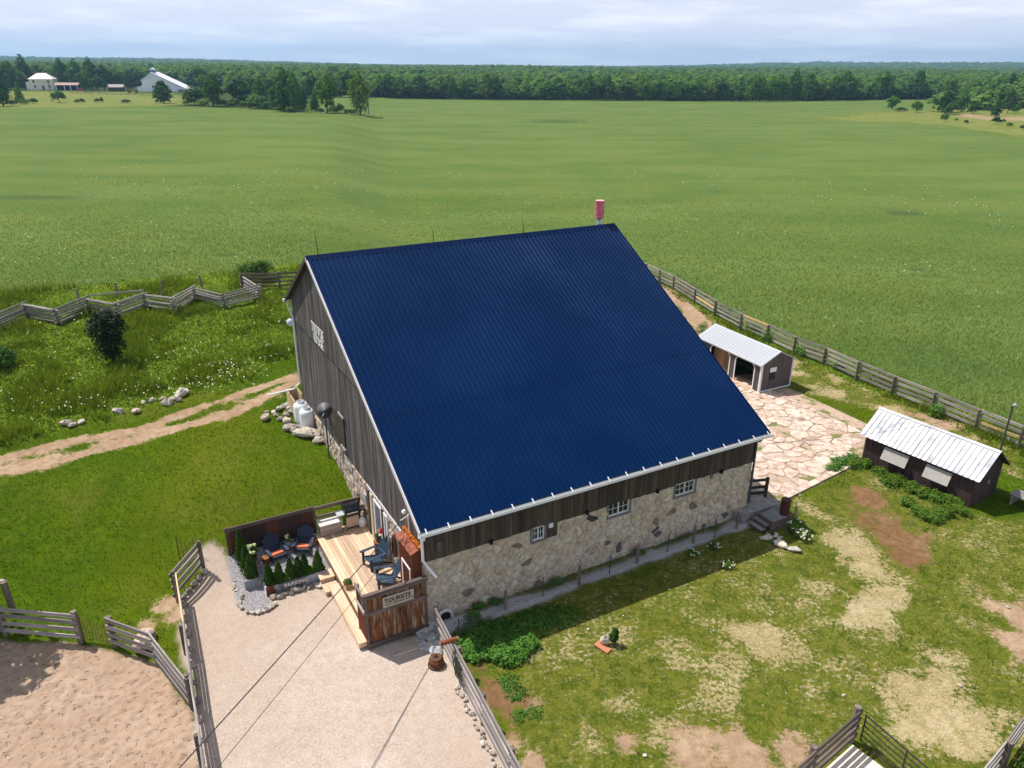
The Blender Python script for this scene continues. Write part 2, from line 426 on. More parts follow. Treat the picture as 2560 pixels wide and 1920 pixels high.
TRACK = gpl([(-150, 1160), (0, 1136), (165, 1095), (337, 1066), (502, 1008), (746, 928), (760, 955), (600, 1040), (412, 1090), (192, 1152), (0, 1192), (-150, 1215)])
WEED = gpl([(-200, 745), (0, 736), (127, 719), (240, 709), (515, 681), (739, 661), (800, 700), (745, 880), (620, 945), (480, 985), (330, 1022), (150, 1078), (0, 1120), (-200, 1160)])
PAD = [tuple(B(15.8, .9)[:2])] + gpl([(1971, 1248), (2152, 1157), (2170, 1062), (2012, 989), (1900, 935)]) + [tuple(B(18.2, 16.5)[:2]), tuple(B(15.8, 16.5)[:2])]
FIELD = gpl([(-900, 760), (-200, 745), (0, 736), (127, 719), (240, 709), (515, 681), (739, 661)]) + [(2, 78)] + offs(fence_pts, 2.1) + [(40, 8), (300, -40), (600, 250)] + \
    gpl([(2900, 300), (2560, 347), (2420, 322), (2300, 308), (2100, 300), (2040, 295), (2160, 284), (2250, 281), (2560, 262), (2340, 248), (2000, 252), (1736, 252), (1400, 249), (1157, 247), (985, 245), (925, 243), (830, 240), (790, 252), (775, 284), (700, 277), (600, 270), (460, 266), (0, 270), (-300, 275), (-1200, 290)])
YARD = gpl([(1100, 1560), (1190, 1500), (1900, 1270), (1975, 1255), (2160, 1165), (2420, 1290), (2700, 1300), (2700, 2200), (1400, 2130), (1292, 1920), (1190, 1720)])
STRIP = [tuple(B(*q)[:2]) for q in ((.6, .3), (4, .05), (15.2, .12), (15.2, -.42), (10, -.45), (4, -.45), (1.8, -.5), (.7, -.8))]
PATIO = [tuple(B(*q)[:2]) for q in ((-5.35, 7.4), (-1.7, 7.4), (-1.7, 4.5), (-4.3, 4.5), (-4.4, 3.95), (-5.2, 3.95), (-5.45, 5.2))]
RUNLANE = gpl([(1650, 700), (1700, 735), (1780, 800), (1850, 850), (1800, 870), (1700, 800), (1640, 740)])
SPOTS_DIRT = [(2180, 1260, 1.1), (2215, 1300, 1.3), (2250, 1350, 1.2), (2285, 1395, .9), (2545, 1540, .9), (2570, 1620, 1.0), (1860, 1905, 1.0), (1740, 1890, .9), (1960, 1870, .6), (1225, 1745, .75), (1170, 1640, .5), (1195, 1680, .55), (1280, 1860, .6), (2360, 1062, .9), (2300, 1040, .7), (1330, 1760, .5), (1560, 1850, .5), (2150, 1230, .7), (360, 1580, .5), (440, 1540, .5), (420, 1510, .4), (1745, 790, 1.0), (1690, 745, 1.0), (1830, 850, .8), (2450, 1120, .6)]
SPOTS_DRY = [(2130, 1370, 1.2), (2160, 1420, 1.3), (2200, 1480, 1.0), (2180, 1540, 1.0), (2380, 1700, 1.2), (2330, 1760, 1.2), (2300, 1830, 1.0), (2400, 1820, .9), (1900, 1590, .9), (1980, 1620, .9), (1700, 1640, 1.1), (1820, 1660, .9), (1780, 1740, 1.1), (1560, 1760, .9), (1480, 1850, .8), (1650, 1820, .8), (2030, 1720, .9), (2520, 1470, .8), (2050, 1480, .8), (1550, 1600, .8), (2270, 1010, .9), (2180, 960, .9), (2400, 1090, .9), (1330, 1640, .5), (1420, 1600, .5), (2010, 1260, .6), (2050, 1290, .5)]
def lines(a, b, fine, grow, far0, far1, dense=None, dstep=.075):
    xs = [a]
    while xs[-1] < b:
        st = fine
        if dense and dense[0] - 1e-6 <= xs[-1] < dense[1]: st = dstep
        xs.append(xs[-1] + st)
    lo = []; d = fine; x = a
    while x > far0: d *= grow; x -= d; lo.append(x)
    hi = []; d = fine; x = xs[-1]
    while x < far1: d *= grow; x += d; hi.append(x)
    return np.array(lo[::-1] + xs + hi)
gx = lines(-26, 30, .17, 1.06, -6500, 6500, (-18.6, -8))
gy = lines(12, 52, .17, 1.06, -150, 8000, (13.5, 22))
GX, GY = np.meshgrid(gx, gy); ny, nx = GX.shape
nA = fbm(GX * .9, GY * .9, 21); nB = fbm(GX * .28, GY * .28, 31); nC = fbm(GX * 2.6, GY * 2.6, 41, 3); nD = fbm(GX * .09, GY * .09, 77, 3)
near = (np.abs(GX) < 60) & (GY < 110)
def mask(poly, soft=.3, amp=.5, only=near):
    sd = np.full(GX.shape, -99.); sd[only] = poly_sd(GX[only], GY[only], poly)
    return S((sd + (nA - .5) * amp * 2) / soft + .5)
def spots(L, amp=.9, mx=.9):
    m = np.zeros(GX.shape)
    for px, py, r_ in L:
        p = gp(px, py); d = np.hypot(GX - p.x, (GY - p.y) * .8) / r_
        m = np.maximum(m, np.clip(1.30 - d * .85 + (nA - .5) * amp * 1.6 + (nC - .5) * .8, 0, 1) * mx)
    return m
gravel = mask(DRIVE, .35, .35)
sand = mask(SAND, .25, .18)
tsd = np.full(GX.shape, -9.); tsd[near] = poly_sd(GX[near], GY[near], TRACK)
tk = np.clip(1.0 * np.exp(-((tsd - .42) / .45) ** 2) + .30 * S(tsd / .3) + (nA - .5) * 1.5 + (nC - .5) * .9, 0, 1) * S((tsd + .6 + (nA - .5) * 1.2) / .7) * .86
weed = mask(WEED, .6, .8)
fsd = poly_sd(GX, GY, FIELD); field = S((fsd + np.where(near, (nA - .5) * 1.6, (nD - .5) * 6)) / np.where(near, .8, 3.) + .5)
edge = mask(offs(fence_pts, -.5) + offs(fence_pts, 2.6)[::-1], .5, .4) * (1 - field)
weed = np.maximum(weed * (1 - field), edge)
dirt = np.maximum.reduce([tk, spots(SPOTS_DIRT) * .95, mask(RUNLANE, .6, .7) * .8])
pad = mask(PAD, .3, .15)
yard = mask(YARD, 1.2, .5)
dry = np.clip(np.maximum.reduce([spots(SPOTS_DRY, 1.2, .60), spots(SPOTS_DRY[:9], .9, .95), yard * np.clip((nA * .5 + nC * .2 + nB * .3 - .27) / .45, 0, 1) * .62]), 0, 1)
dry = np.clip(dry * (1 - weed), 0, 1)
fence_dirt = mask(gpl([(1150, 1600), (1200, 1600), (1225, 1680), (1290, 1720), (1330, 1840), (1400, 1960), (1330, 1960), (1240, 1800), (1170, 1660)]), .6, .6) * np.clip(.62 + (nA - .3) * 1.5, 0, .95); dirt = np.maximum(dirt, fence_dirt)
back_yard = mask(gpl([(1640, 690), (1800, 770), (2060, 880), (2560, 1080), (2560, 1200), (2200, 1030), (2000, 985), (1760, 850)]), .8, .4)
dry = np.maximum(dry, back_yard * np.clip((nA - .22) / .45, 0, 1) * .8)
grey = np.maximum(mask(STRIP, .25, .25), mask(PATIO, .1, .06))
gravel = gravel * (1 - grey)
meadow_l = poly_sd(GX, GY, gpl([(-600, 276), (0, 270), (460, 266), (480, 238), (300, 226), (-600, 232)])) > 0
meadow_r = poly_sd(GX, GY, gpl([(2030, 294), (2160, 283), (2300, 276), (2420, 270), (2700, 268), (2900, 300), (2560, 347), (2420, 322), (2300, 308), (2100, 300)])) > 0
lane_r = poly_sd(GX, GY, gpl([(2370, 285), (2440, 283), (2480, 291), (2700, 291), (2700, 303), (2480, 300), (2370, 291)])) > 0
meadow = (meadow_l | meadow_r).astype(float)
lodged = np.zeros(GX.shape)
for px, py, rx, ry in ((2330, 690, 1.6, .35), (2295, 676, 1.1, .3), (2265, 535, 2.6, .5), (2240, 533, 1.2, .35), (1400, 303, 9, 2.0), (80, 494, 5.0, .6), (190, 490, 2.5, .4), (1790, 478, 2.0, .4), (560, 640, .8, .3)):
    p_ = gp(px, py); lodged = np.maximum(lodged, np.clip(1.5 - np.hypot((GX - p_.x) / rx, (GY - p_.y) / (ry * 2.2)) + (nA - .5) * 1.2, 0, 1))
dirt = np.maximum(dirt, lane_r * .62)
forest_floor = ((fsd < -2) & (GY > 150) & ~meadow_l & ~meadow_r).astype(float)
GZ = T(GX, GY)
GZ = GZ + near * (1 - gravel) * (1 - sand) * (1 - pad) * .05 * (nA - .5) + weed * .18 * (nA - .4) - gravel * .01
# hoof prints in the sand of the ring
sm = sand > .3
gxs, gys = GX[sm], GY[sm]; dz = .012 * (fbm(gxs * 1.3, gys * 1.3, 50) - .5)
for k in range(2600):
    cx, cy = rng.uniform(-18.6, -8), rng.uniform(13.5, 22); a = rng.normal() * .6 + .5; r_ = rng.uniform(.07, .125)
    sel = np.nonzero((np.abs(gxs - cx) < .5) & (np.abs(gys - cy) < .5))[0]
    if not len(sel): continue
    x_, y_ = gxs[sel] - cx, gys[sel] - cy; e = np.hypot((x_ * math.cos(a) + y_ * math.sin(a)) / 1.5, -x_ * math.sin(a) + y_ * math.cos(a)) / r_
    dz[sel] += rng.uniform(.15, .75) * (-.06 * np.exp(-e ** 2 * 1.2) + .015 * np.exp(-(e - 1.5) ** 2 * 3))
GZ[sm] += dz * sand[sm]

def ground_mat():
    m = bpy.data.materials.new('land'); m.use_nodes = True; N = m.node_tree; g = NG(N); p = N.nodes['Principled BSDF']
    p.inputs['Roughness'].default_value = .95; p.inputs['Specular IOR Level'].default_value = .03
    P = g.coord('pos'); n_big = g.noise(P, .11, 4); n_mid = g.noise(P, .55, 5, .6); n_fin = g.noise(P, 3.2, 5, .65); n_mic = g.noise(P, 14, 4, .7)
    def blotch(c1, c2, c3, a=n_mid, b=n_fin): return g.mix(g.rng(b, .38, .68, 0, .75), g.mix(g.rng(a, .34, .66), c1, c2), c3)
    lawn = blotch((0.0451, 0.0920, 0.0028), (0.0791, 0.1340, 0.0039), (0.0349, 0.0731, 0.0022)); lawn = g.mix(g.rng(n_big, .42, .66, 0, .7), lawn, (0.1038, 0.1274, 0.0044))
    lawn = g.mix(g.rng(n_mic, .45, .75, 0, .55), lawn, (0.0971, 0.1385, 0.0077))
    lawn = g.mix(g.rng(g.noise(P, .23, 5, .65), .48, .70, 0, .55), lawn, (.135, .135, .020)); lawn = g.mix(g.rng(g.noise(P, 1.7, 5, .7), .58, .74, 0, .55), lawn, (.150, .140, .040))
    n_y = g.noise(P, 2.1, 6, .72); n_y2 = g.noise(P, 8.5, 4, .7)
    yardc = g.mix(g.rng(n_y, .36, .62), (.052, .082, .006), (.135, .142, .018)); yardc = g.mix(g.rng(n_mid, .45, .7, 0, .6), yardc, (.098, .125, .010)); yardc = g.mix(g.rng(n_y2, .50, .72, 0, .8), yardc, (.225, .185, .070))
    yardc = g.mix(g.rng(g.noise(P, 4.4, 5, .75), .60, .70, 0, .75), yardc, (.34, .25, .155))
    c = g.mix(g.attr('yard'), lawn, yardc)
    dryc = blotch((.33, .255, .130), (.43, .345, .200), (.20, .175, .050)); dryc = g.mix(g.rng(n_mic, .52, .66, 0, .85), dryc, (.58, .475, .325))
    n_str = g.noise(P, 6.5, 4, .7); dm = g.m('ADD', g.m('ADD', g.attr('dry'), g.m('MULTIPLY', g.m('SUBTRACT', n_str, .5), 1.9)), g.m('MULTIPLY', g.m('SUBTRACT', n_fin, .5), .9)); c = g.mix(g.rng(dm, .38, .74), c, dryc)
    wd = blotch((.095, .155, .012), (.150, .205, .018), (.060, .110, .010)); c = g.mix(g.attr('weed'), c, wd)
    sw = g.n('ShaderNodeVectorMath', operation='MULTIPLY'); sw.inputs[1].default_value = (.028, .075, .05); g.l(P, sw.inputs[0])
    swn = g.noise(sw.outputs[0], 1.0, 4, .55)
    fl = g.mix(g.rng(swn, .36, .66), (0.0902, 0.1440, 0.0321), (0.1270, 0.1800, 0.0474)); fl = g.mix(g.rng(n_mid, .4, .72, 0, .4), fl, (0.0810, 0.1377, 0.0312))
    fl = g.mix(g.rng(n_big, .42, .66, 0, .5), fl, (0.1380, 0.1692, 0.0355)); fl = g.mix(g.rng(n_fin, .45, .75, 0, .4), fl, (0.0773, 0.1260, 0.0305))
    fl = g.mix(g.attr('lodged'), fl, (.060, .098, .028)); c = g.mix(g.attr('field'), c, fl)
    c = g.mix(g.attr('meadow'), c, blotch((.150, .190, .036), (.230, .210, .070), (.10, .150, .025), n_big, n_mid))
    c = g.mix(g.attr('forest'), c, g.mix(g.rng(g.noise(P, .05, 4, .7), .35, .65), (.020, .048, .016), (.052, .085, .022)))
    dt = blotch((.340, .228, .142), (.430, .305, .200), (.250, .160, .095))
    db = g.m('ADD', g.attr('dirt'), g.m('MULTIPLY', g.m('SUBTRACT', n_str, .5), 1.5)); dt = g.mix(g.attr('brown'), dt, blotch((.185, .100, .045), (.255, .150, .078), (.120, .066, .030))); c = g.mix(g.rng(db, .32, .72), c, dt)
    sd = blotch((0.3843, 0.2688, 0.1909), (0.4469, 0.3230, 0.2367), (0.3352, 0.2300, 0.1603)); c = g.mix(g.attr('sand'), c, sd)
    gv = blotch((0.4375, 0.3414, 0.2759), (0.5027, 0.4126, 0.3461), (0.3817, 0.2845, 0.2157)); gv = g.mix(g.rng(n_mic, .40, .70, 0, .7), gv, (0.6144, 0.5357, 0.4765))
    gv = g.mix(g.rng(n_big, .40, .62, 0, .45), gv, (0.4003, 0.2988, 0.2257)); sp = g.noise(P, 34, 2); gv = g.mix(g.rng(sp, .60, .72, 0, .5), gv, (0.3103, 0.2180, 0.1482))
    c = g.mix(g.attr('gravel'), c, gv)
    gr = g.mix(g.rng(g.noise(P, 26, 2), .42, .62), (.33, .315, .33), (.60, .58, .59)); c = g.mix(g.attr('grey'), c, gr); gb = g.mix(g.rng(g.noise(P, 22, 2), .40, .62), (.150, .140, .150), (.400, .375, .385)); c = g.mix(g.attr('bed'), c, gb)
    pj = blotch((.330, .230, .150), (.240, .165, .095), (.140, .150, .045)); c = g.mix(g.attr('pad'), c, pj)
    g.l(c, p.inputs['Base Color'])
    dent = g.m('MULTIPLY', g.rng(g.noise(P, 5.6, 2, .4), .60, .68), g.m('MULTIPLY', g.attr('sand'), -.9)); hgt = g.m('ADD', g.m('ADD', g.m('MULTIPLY', n_fin, .6), g.m('MULTIPLY', n_mic, .5)), dent); g.bump(p, hgt, .85, .06)
    return m
LAND = ground_mat()
brown = np.clip(spots([(2180, 1260, 1.5), (2215, 1300, 1.6), (2250, 1350, 1.6), (2285, 1395, 1.3), (1225, 1745, 1.3), (1195, 1680, 1.0), (1170, 1640, .9)], .5, 1.0) * 2, 0, 1)
layers = dict(brown=brown, bed=mask(PATIO, .1, .06), gravel=gravel, sand=sand, dirt=dirt, dry=dry, weed=weed, field=field, grey=grey, pad=pad, yard=np.maximum(yard, back_yard), meadow=meadow, forest=forest_floor, lodged=lodged)
idx = np.arange(ny * nx).reshape(ny, nx)
quad = np.stack([idx[:-1, :-1], idx[:-1, 1:], idx[1:, 1:], idx[1:, :-1]], -1).reshape(-1, 4)
def fm(a): return a.ravel()[quad].mean(1)
zone = np.zeros(len(quad), int)
zone[fm(field) > .5] = 1; zone[fm(tk) > .45] = 2; zone[fm(gravel) > .5] = 3; zone[fm(sand) > .5] = 4
XYZ = np.stack([GX.ravel(), GY.ravel(), GZ.ravel()], 1)
# outward normal per vertex of the whole sheet is kept smooth by sharing vertex positions at zone borders
for zi, nm in enumerate(('ground', 'crop_field', 'dirt_track', 'gravel_driveway', 'riding_ring')):
    q = quad[zone == zi]; used, inv = np.unique(q, return_inverse=True); inv = inv.reshape(-1, 4)
    me = bpy.data.meshes.new(nm); me.vertices.add(len(used)); me.vertices.foreach_set('co', XYZ[used].astype(np.float32).ravel())
    me.loops.add(len(q) * 4); me.loops.foreach_set('vertex_index', inv.astype(np.int32).ravel())
    me.polygons.add(len(q)); me.polygons.foreach_set('loop_start', np.arange(0, len(q) * 4, 4, dtype=np.int32)); me.polygons.foreach_set('loop_total', np.full(len(q), 4, np.int32))
    me.polygons.foreach_set('use_smooth', np.ones(len(q), bool)); me.update(calc_edges=True)
    for k, a in layers.items():
        at = me.attributes.new(k, 'FLOAT', 'POINT'); at.data.foreach_set('value', a.ravel()[used].astype(np.float32))
    kind(place(nm, me, LAND), 'structure')
class Lookup:
    def __init__(s, a): s.a = a
    def __call__(s, x, y):
        i = np.clip(np.searchsorted(gx, x), 0, nx - 1); j = np.clip(np.searchsorted(gy, y), 0, ny - 1); return s.a[j, i]
lk = {k: Lookup(a) for k, a in layers.items()}; lkz = Lookup(GZ)

# ------------------------------------------------------------------ low vegetation (uncountable)
def scatter(n, d0, d1, half, power, keep, rg):
    """points spread over the view sector, more of them close by"""
    t = rg.random(n); d = (d0 ** power + t * (d1 ** power - d0 ** power)) ** (1 / power); a = (rg.random(n) * 2 - 1) * half
    x, y = d * np.sin(a), d * np.cos(a); k = keep(x, y); return x[k], y[k], d[k]
def P3(x, y): return np.stack([x, y, lkz(x, y)], 1)
GRASS = lambda n, a, b, c: leaf(n, a, b, c, trans=.35, rough=.6)
def crop_mat():
    m = GRASS('crop_leaf', (0.1055, 0.1702, 0.0439), (0.1554, 0.2254, 0.0676), (0.1299, 0.1840, 0.0406)); N = m.node_tree; g = NG(N); p = N.nodes['Principled BSDF']
    src = p.inputs['Base Color'].links[0].from_socket; P = g.coord('pos'); v = g.n('ShaderNodeVectorMath', operation='MULTIPLY'); v.inputs[1].default_value = (.022, .060, .05); g.l(P, v.inputs[0])
    a = g.noise(v.outputs[0], 1.0, 5, .6); b = g.noise(P, .075, 4, .6)
    c = g.mix(1.0, src, g.mix(g.rng(a, .34, .68), (.90, .93, .92), (1.16, 1.12, 1.12)), 'MULTIPLY'); c = g.mix(1.0, c, g.mix(g.rng(b, .42, .68), (.94, 1.0, 1.04), (1.26, 1.05, .82)), 'MULTIPLY')
    g.l(c, p.inputs['Base Color']); return m
x, y, d = scatter(430000, 36, 165, R(39), .6, lambda x, y: (lk['field'](x, y) > .6) & (lk['lodged'](x, y) < .4), rng)
vary = .75 + .5 * fbm(x * .12, y * .3, 61)
keep_ = rng.random(len(x)) < np.clip(1.55 - d / 105, 0, 1) * .9; x, y, d, vary = x[keep_], y[keep_], d[keep_], vary[keep_]
V = blades(P3(x, y), .20 * vary * np.clip(1.5 - d / 115, .12, 1), .015 * (d / 50) ** .8, rng, 2, .30, (.28, -.10))
kind(tag(place('crop_plants', quads_mesh('crop_plants', V, 3), crop_mat()), 'soft blue-green cereal crop filling the wide field', 'crop'), 'stuff')
x, y, d = scatter(150000, 34, 80, R(40), 1, lambda x, y: (lk['weed'](x, y) > .5) & (lk['field'](x, y) < .5), rng)
hh = .12 + .55 * S((fbm(x * .5, y * .5, 15) - .40) / .3)
V = blades(P3(x, y), hh, .018 + .02 * rng.random(len(x)), rng, 2, .45, (.1, -.05))
kind(tag(place('weeds', quads_mesh('weeds', V, 3), GRASS('weed_leaf', (.110, .172, .010), (.235, .275, .024), (.080, .135, .012))), 'tall yellow-green weeds in the rough bank beside the rail fences', 'weeds'), 'stuff')
x, y, d = scatter(260000, 16, 60, R(42), 1, lambda x, y: (np.maximum.reduce([lk[k](x, y) for k in ('gravel', 'sand', 'dirt', 'grey', 'pad', 'field')]) < .35) & (lk['dry'](x, y) + (rng.random(len(x)) - .5) * .9 < .45) & (rng.random(len(x)) > .55 * lk['yard'](x, y)) & (poly_sd(x, y, [tuple(B(*q)[:2]) for q in ((.3, .4), (15.7, .4), (15.7, 16.3), (.3, 16.3))]) < 0), rng)
V = blades(P3(x, y), .045 + .06 * fbm(x * .8, y * .8, 5) + .14 * S((fbm(x * 1.1, y * 1.1, 45) - .60) / .1) * (lk['yard'](x, y) > .3), .014 * (d / 28), rng, 1, .6, (.1, -.1))
kind(tag(place('lawn_grass', quads_mesh('lawn_grass', V, 3), GRASS('lawn_leaf', (0.0577, 0.1164, 0.0033), (0.1199, 0.1813, 0.0072), (0.0488, 0.0985, 0.0033))), 'short mown green grass around the barn and in the yard', 'grass'), 'stuff')
# dandelion and daisy heads
def specks(name, label, pts, size, m):
    d_ = rng.normal(size=(len(pts), 3)) * .3 + np.array([0, -.4, 1]); kind(tag(place(name, quads_mesh(name, leaf_quads(pts, d_, size, rng, .9)), m), label, 'flowers'), 'stuff')
WHITE = mat('petal_white', (.78, .76, .62), .8)
x, y, d = scatter(2200, 36, 150, R(40), .8, lambda x, y: (lk['field'](x, y) > .6) & (fbm(x * .07, y * .12, 7) > .53), rng)
pts = P3(x, y); pts[:, 2] += .36
specks('field_flowers', 'tiny pale flower heads dotted through the crop', pts, .04 * (d / 60) ** .6, WHITE)
x, y, d = scatter(900, 34, 75, R(40), 1, lambda x, y: (lk['weed'](x, y) > .5) & (x < -8) & (fbm(x * .35, y * .35, 9) > .50), rng)
cl = [gp(*q) for q in ((570, 955), (545, 965), (590, 945), (520, 975), (610, 940), (450, 900), (470, 905), (200, 1040), (180, 1030), (560, 950), (240, 800), (400, 985))]
cx = np.concatenate([rng.normal(c.x, 1.1, 16) for c in cl]); cy = np.concatenate([rng.normal(c.y, .9, 16) for c in cl])
x = np.concatenate([x, cx]); y = np.concatenate([y, cy]); pts = P3(x, y); pts[:, 2] += .35 + .25 * rng.random(len(x))
specks('bank_daisies', 'white wild daisies scattered over the weedy bank', pts, .035, WHITE)
x, y, d = scatter(420, 18, 40, R(42), 1, lambda x, y: lk['yard'](x, y) > .5, rng); pts = P3(x, y); pts[:, 2] += .03
specks('clover_heads', 'small pale clover heads and chips in the dry yard', pts, .022, mat('clover', (.66, .60, .48), .9))
x, y, d = scatter(2600, 34, 80, R(40), 1, lambda x, y: ((lk['weed'](x, y) > .5) & (fbm(x * .3, y * .3, 19) > .56)), rng); pts = P3(x, y); pts[:, 2] += .35 + .3 * rng.random(len(x))
specks('goldenrod', 'yellow-green flowering tops in the weeds by the fences', pts, .05, mat('petal_yellow', (.34, .36, .03), .8))
# ================================================================== THE BARN
BARNWOOD = wood('barn_wood', (.042, .036, .038), (.180, .158, .156), (.085, .070, .070), grain=(9, 9, .55))
DARKWOOD = wood('dark_wood', (.040, .030, .022), (.115, .088, .066), (.060, .046, .036), grain=(9, 9, .55))
GREYRAIL = wood('grey_rail', (.20, .175, .165), (.44, .40, .385), (.30, .265, .25), grain=(.8, 14, 14))
NEWRAIL = wood('new_rail', (.58, .39, .20), (.72, .52, .30), grain=(.8, 14, 14))
DECKWOOD = wood('deck_wood', (.60, .40, .255), (.76, .565, .40), (.68, .50, .36), grain=(9, .7, 9), rough=.7)
SOFFIT = wood('soffit_wood', (.030, .022, .018), (.075, .055, .042), grain=(6, .6, 6))
def _roof(N, p):
    g = NG(N); n1 = g.noise(g.coord('pos', (1, 1, 1)), .9, 3); n2 = g.noise(g.coord('pos', (1, 1, 1)), .25, 4, .6)
    g.l(g.mix(g.rng(n2, .35, .7), (.0003, .0130, .058), (.0006, .0165, .070)), p.inputs['Base Color']); g.l(g.rng(n2, .3, .7, .16, .26), p.inputs['Roughness']); g.bump(p, n1, .12, .05)
ROOFBLUE = mat('roof_blue', (.0004, .0150, .060), .22, spec=.22, build=_roof)
ROOFCAP = mat('roof_cap', (.0010, .0095, .048), .32, spec=.2)
WHITEP = painted('white_paint', (.80, .80, .81), .45, .10)
TRIM = painted('pale_trim', (.62, .58, .60), .5, .2)
MORTAR = mat('mortar', build=lambda N, p: (lambda g: (g.l(g.mix(g.rng(g.noise(g.coord('obj'), 1.1, 5), .35, .65), g.mix(g.rng(g.noise(g.coord('obj'), 9, 5, .7), .3, .7), (.48, .43, .375), (.63, .575, .515)), (.55, .46, .36)), p.inputs['Base Color']), g.bump(p, g.noise(g.coord('obj'), 11, 5, .7), .9, .03)))(NG(N)))
RUBBLE = stone('field_stone', [(0.5775, 0.4700, 0.3496), (0.6300, 0.5300, 0.4232), (0.5250, 0.4200, 0.3128), (0.5985, 0.5100, 0.4140), (0.6615, 0.5700, 0.4600), (0.5565, 0.4800, 0.3956), (0.4935, 0.3700, 0.2576), (0.6090, 0.5000, 0.3864), (0.5670, 0.5000, 0.4140), (0.6510, 0.5600, 0.4416), (0.5355, 0.4300, 0.3220), (0.6090, 0.5100, 0.3956)])
DARKSTONE = stone('dark_stone', [(.060, .060, .066), (.17, .13, .11), (.10, .10, .11), (.30, .20, .14), (.045, .05, .055)])
GLASS = mat('window_glass', (.012, .014, .018), .06, spec=.6)
BLACK = mat('black_iron', (.012, .012, .013), .5)

barn = thing('barn', 'large bank barn with dark blue metal roof on a fieldstone base', 'barn', (BX, BY, 0), BA)
WU0, WU1, WV0, WV1, HS = .3, 15.7, .4, WF + WB - .4, 2.69
def roofz(V): return HE + V * KF if V <= WF else HR - (V - WF) * KB
WINS = [(4.62, 5.14, 2.10, 2.66), (8.06, 9.08, 2.12, 2.70), (11.43, 12.46, 2.10, 2.66)]
fw = MB()
xs = [WU0] + [q for W in WINS for q in W[:2]] + [WU1]
for i in range(0, len(xs), 2): fw.box(xs[i], xs[i + 1], WV0, WV0 + .4, -.5, HS)
for a, b, c, d in WINS: fw.box(a, b, WV0, WV0 + .4, -.5, c); fw.box(a, b, WV0, WV0 + .4, d, HS)
front = fw.build('stone_wall', MORTAR, barn); front['label'] = 'pale fieldstone wall with three white windows'
rg = np.random.default_rng(3)
MF = Matrix(((1, 0, 0, 0), (0, 0, -1, 0), (0, 1, 0, 0), (0, 0, 0, 1)))
for p_, poly, ar in voronoi(WU0, WU1, -.05, HS - .02, .325, rg, 1.15, 1.34):
    c = np.mean(poly, 0)
    if any(a - .12 < c[0] < b + .12 and q - .12 < c[1] < d + .12 for a, b, q, d in WINS) or (5.1 < c[0] < 5.75 and c[1] > 2.05): continue
    b, c = slab(poly, rg.uniform(.012, .05), rg.uniform(.018, .055), rg, rg.uniform(.68, .88), .18)
    b.build('stone', DARKSTONE if (ar < .15 and rg.random() < .10) else RUBBLE, front, mtx=Matrix.Translation((c[0], WV0 - .001, c[1])) @ MF)
gw = MB(); gw.box(WU0, WU0 + .4, WV0 + .4, WV1, -.5, HS); gable = gw.build('gable_stone_wall', MORTAR, barn)
gs = MB(); MG = Matrix(((0, 0, -1, 0), (-1, 0, 0, 0), (0, 1, 0, 0), (0, 0, 0, 1)))
for p_, poly, ar in voronoi(-16.2, -.45, .3, HS - .02, .34, rg, .95, 1.3):
    c = np.mean(poly, 0); v_ = -c[0]
    if (3.9 < v_ < 6.35 and c[1] < 2.6) or (11.7 < v_ < 13.0 and c[1] > 1.95) or (8.3 < v_ < 9.7 and c[1] > 2.2): continue
    b, c = slab(poly, rg.uniform(.012, .045), rg.uniform(.02, .05), rg, rg.uniform(.7, .88), .18)
    M = Matrix.Translation((WU0 - .001, -c[0], c[1])) @ MG; gs.add([M @ Vector(q) for q in b.v], b.f)
RUBBLE2 = mat('gable_rubble', build=lambda N, p: (lambda g: (g.l(g.mix(g.rng(g.island(), .9, .93), g.mix(1.0, g.mix(g.island(), (.62, .48, .38), (.46, .38, .31)), g.mix(g.rng(g.noise(g.coord('obj'), 5, 5), .3, .7), (.7, .68, .66), (1.15, 1.15, 1.12)), 'MULTIPLY'), (.16, .08, .055)), p.inputs['Base Color']), g.bump(p, g.noise(g.coord('obj'), 7, 5), .6, .02)))(NG(N)))
kind(gs.build('rubble_stones', RUBBLE2, gable), 'stuff')
ob = MB(); ob.box(WU1 - .4, WU1, WV0 + .4, WV1, -.5, HS); ob.box(WU0 + .4, WU1 - .4, WV1 - .4, WV1, -.5, HB - .1); ob.build('rear_wall', MORTAR, barn)
# siding: backing sheets and the boards on them
def gable_poly(z0): return [(WV0 + .02, z0), (WV1, z0), (WV1, roofz(WV1) - .14), (WF, HR - .14), (WV0 + .02, roofz(WV0) - .14)]
sd = MB(); sd.prism(gable_poly(HS), WU0, WU0 + .08, 'x'); sd.prism(gable_poly(HS), WU1 - .08, WU1, 'x'); sd.box(WU0 + .08, WU1 - .08, WV0 + .02, WV0 + .1, HS, HE + .08)
siding = sd.build('siding', DARKWOOD, barn)
x = WU0 - .05; k = 0
while x < WU1 + .02:
    wd = rnd.uniform(.19, .29); x1 = min(x + wd, WU1 + .05); zb = HS - .03 + rnd.uniform(-.015, .015)
    if 5.14 < (x + x1) / 2 < 5.72: zb = 2.08
    if any(a - .05 < (x + x1) / 2 < b + .05 for a, b, c, d in WINS): zb = HS + .02
    b = MB(); t = rnd.uniform(.0, .012); b.box(x + .004, x1 - .004, WV0 - .045 - t, WV0 - .006, zb, HE + .06)
    b.build('board', BARNWOOD if 3.42 < (x + x1) / 2 < 3.7 else DARKWOOD, siding); x = x1
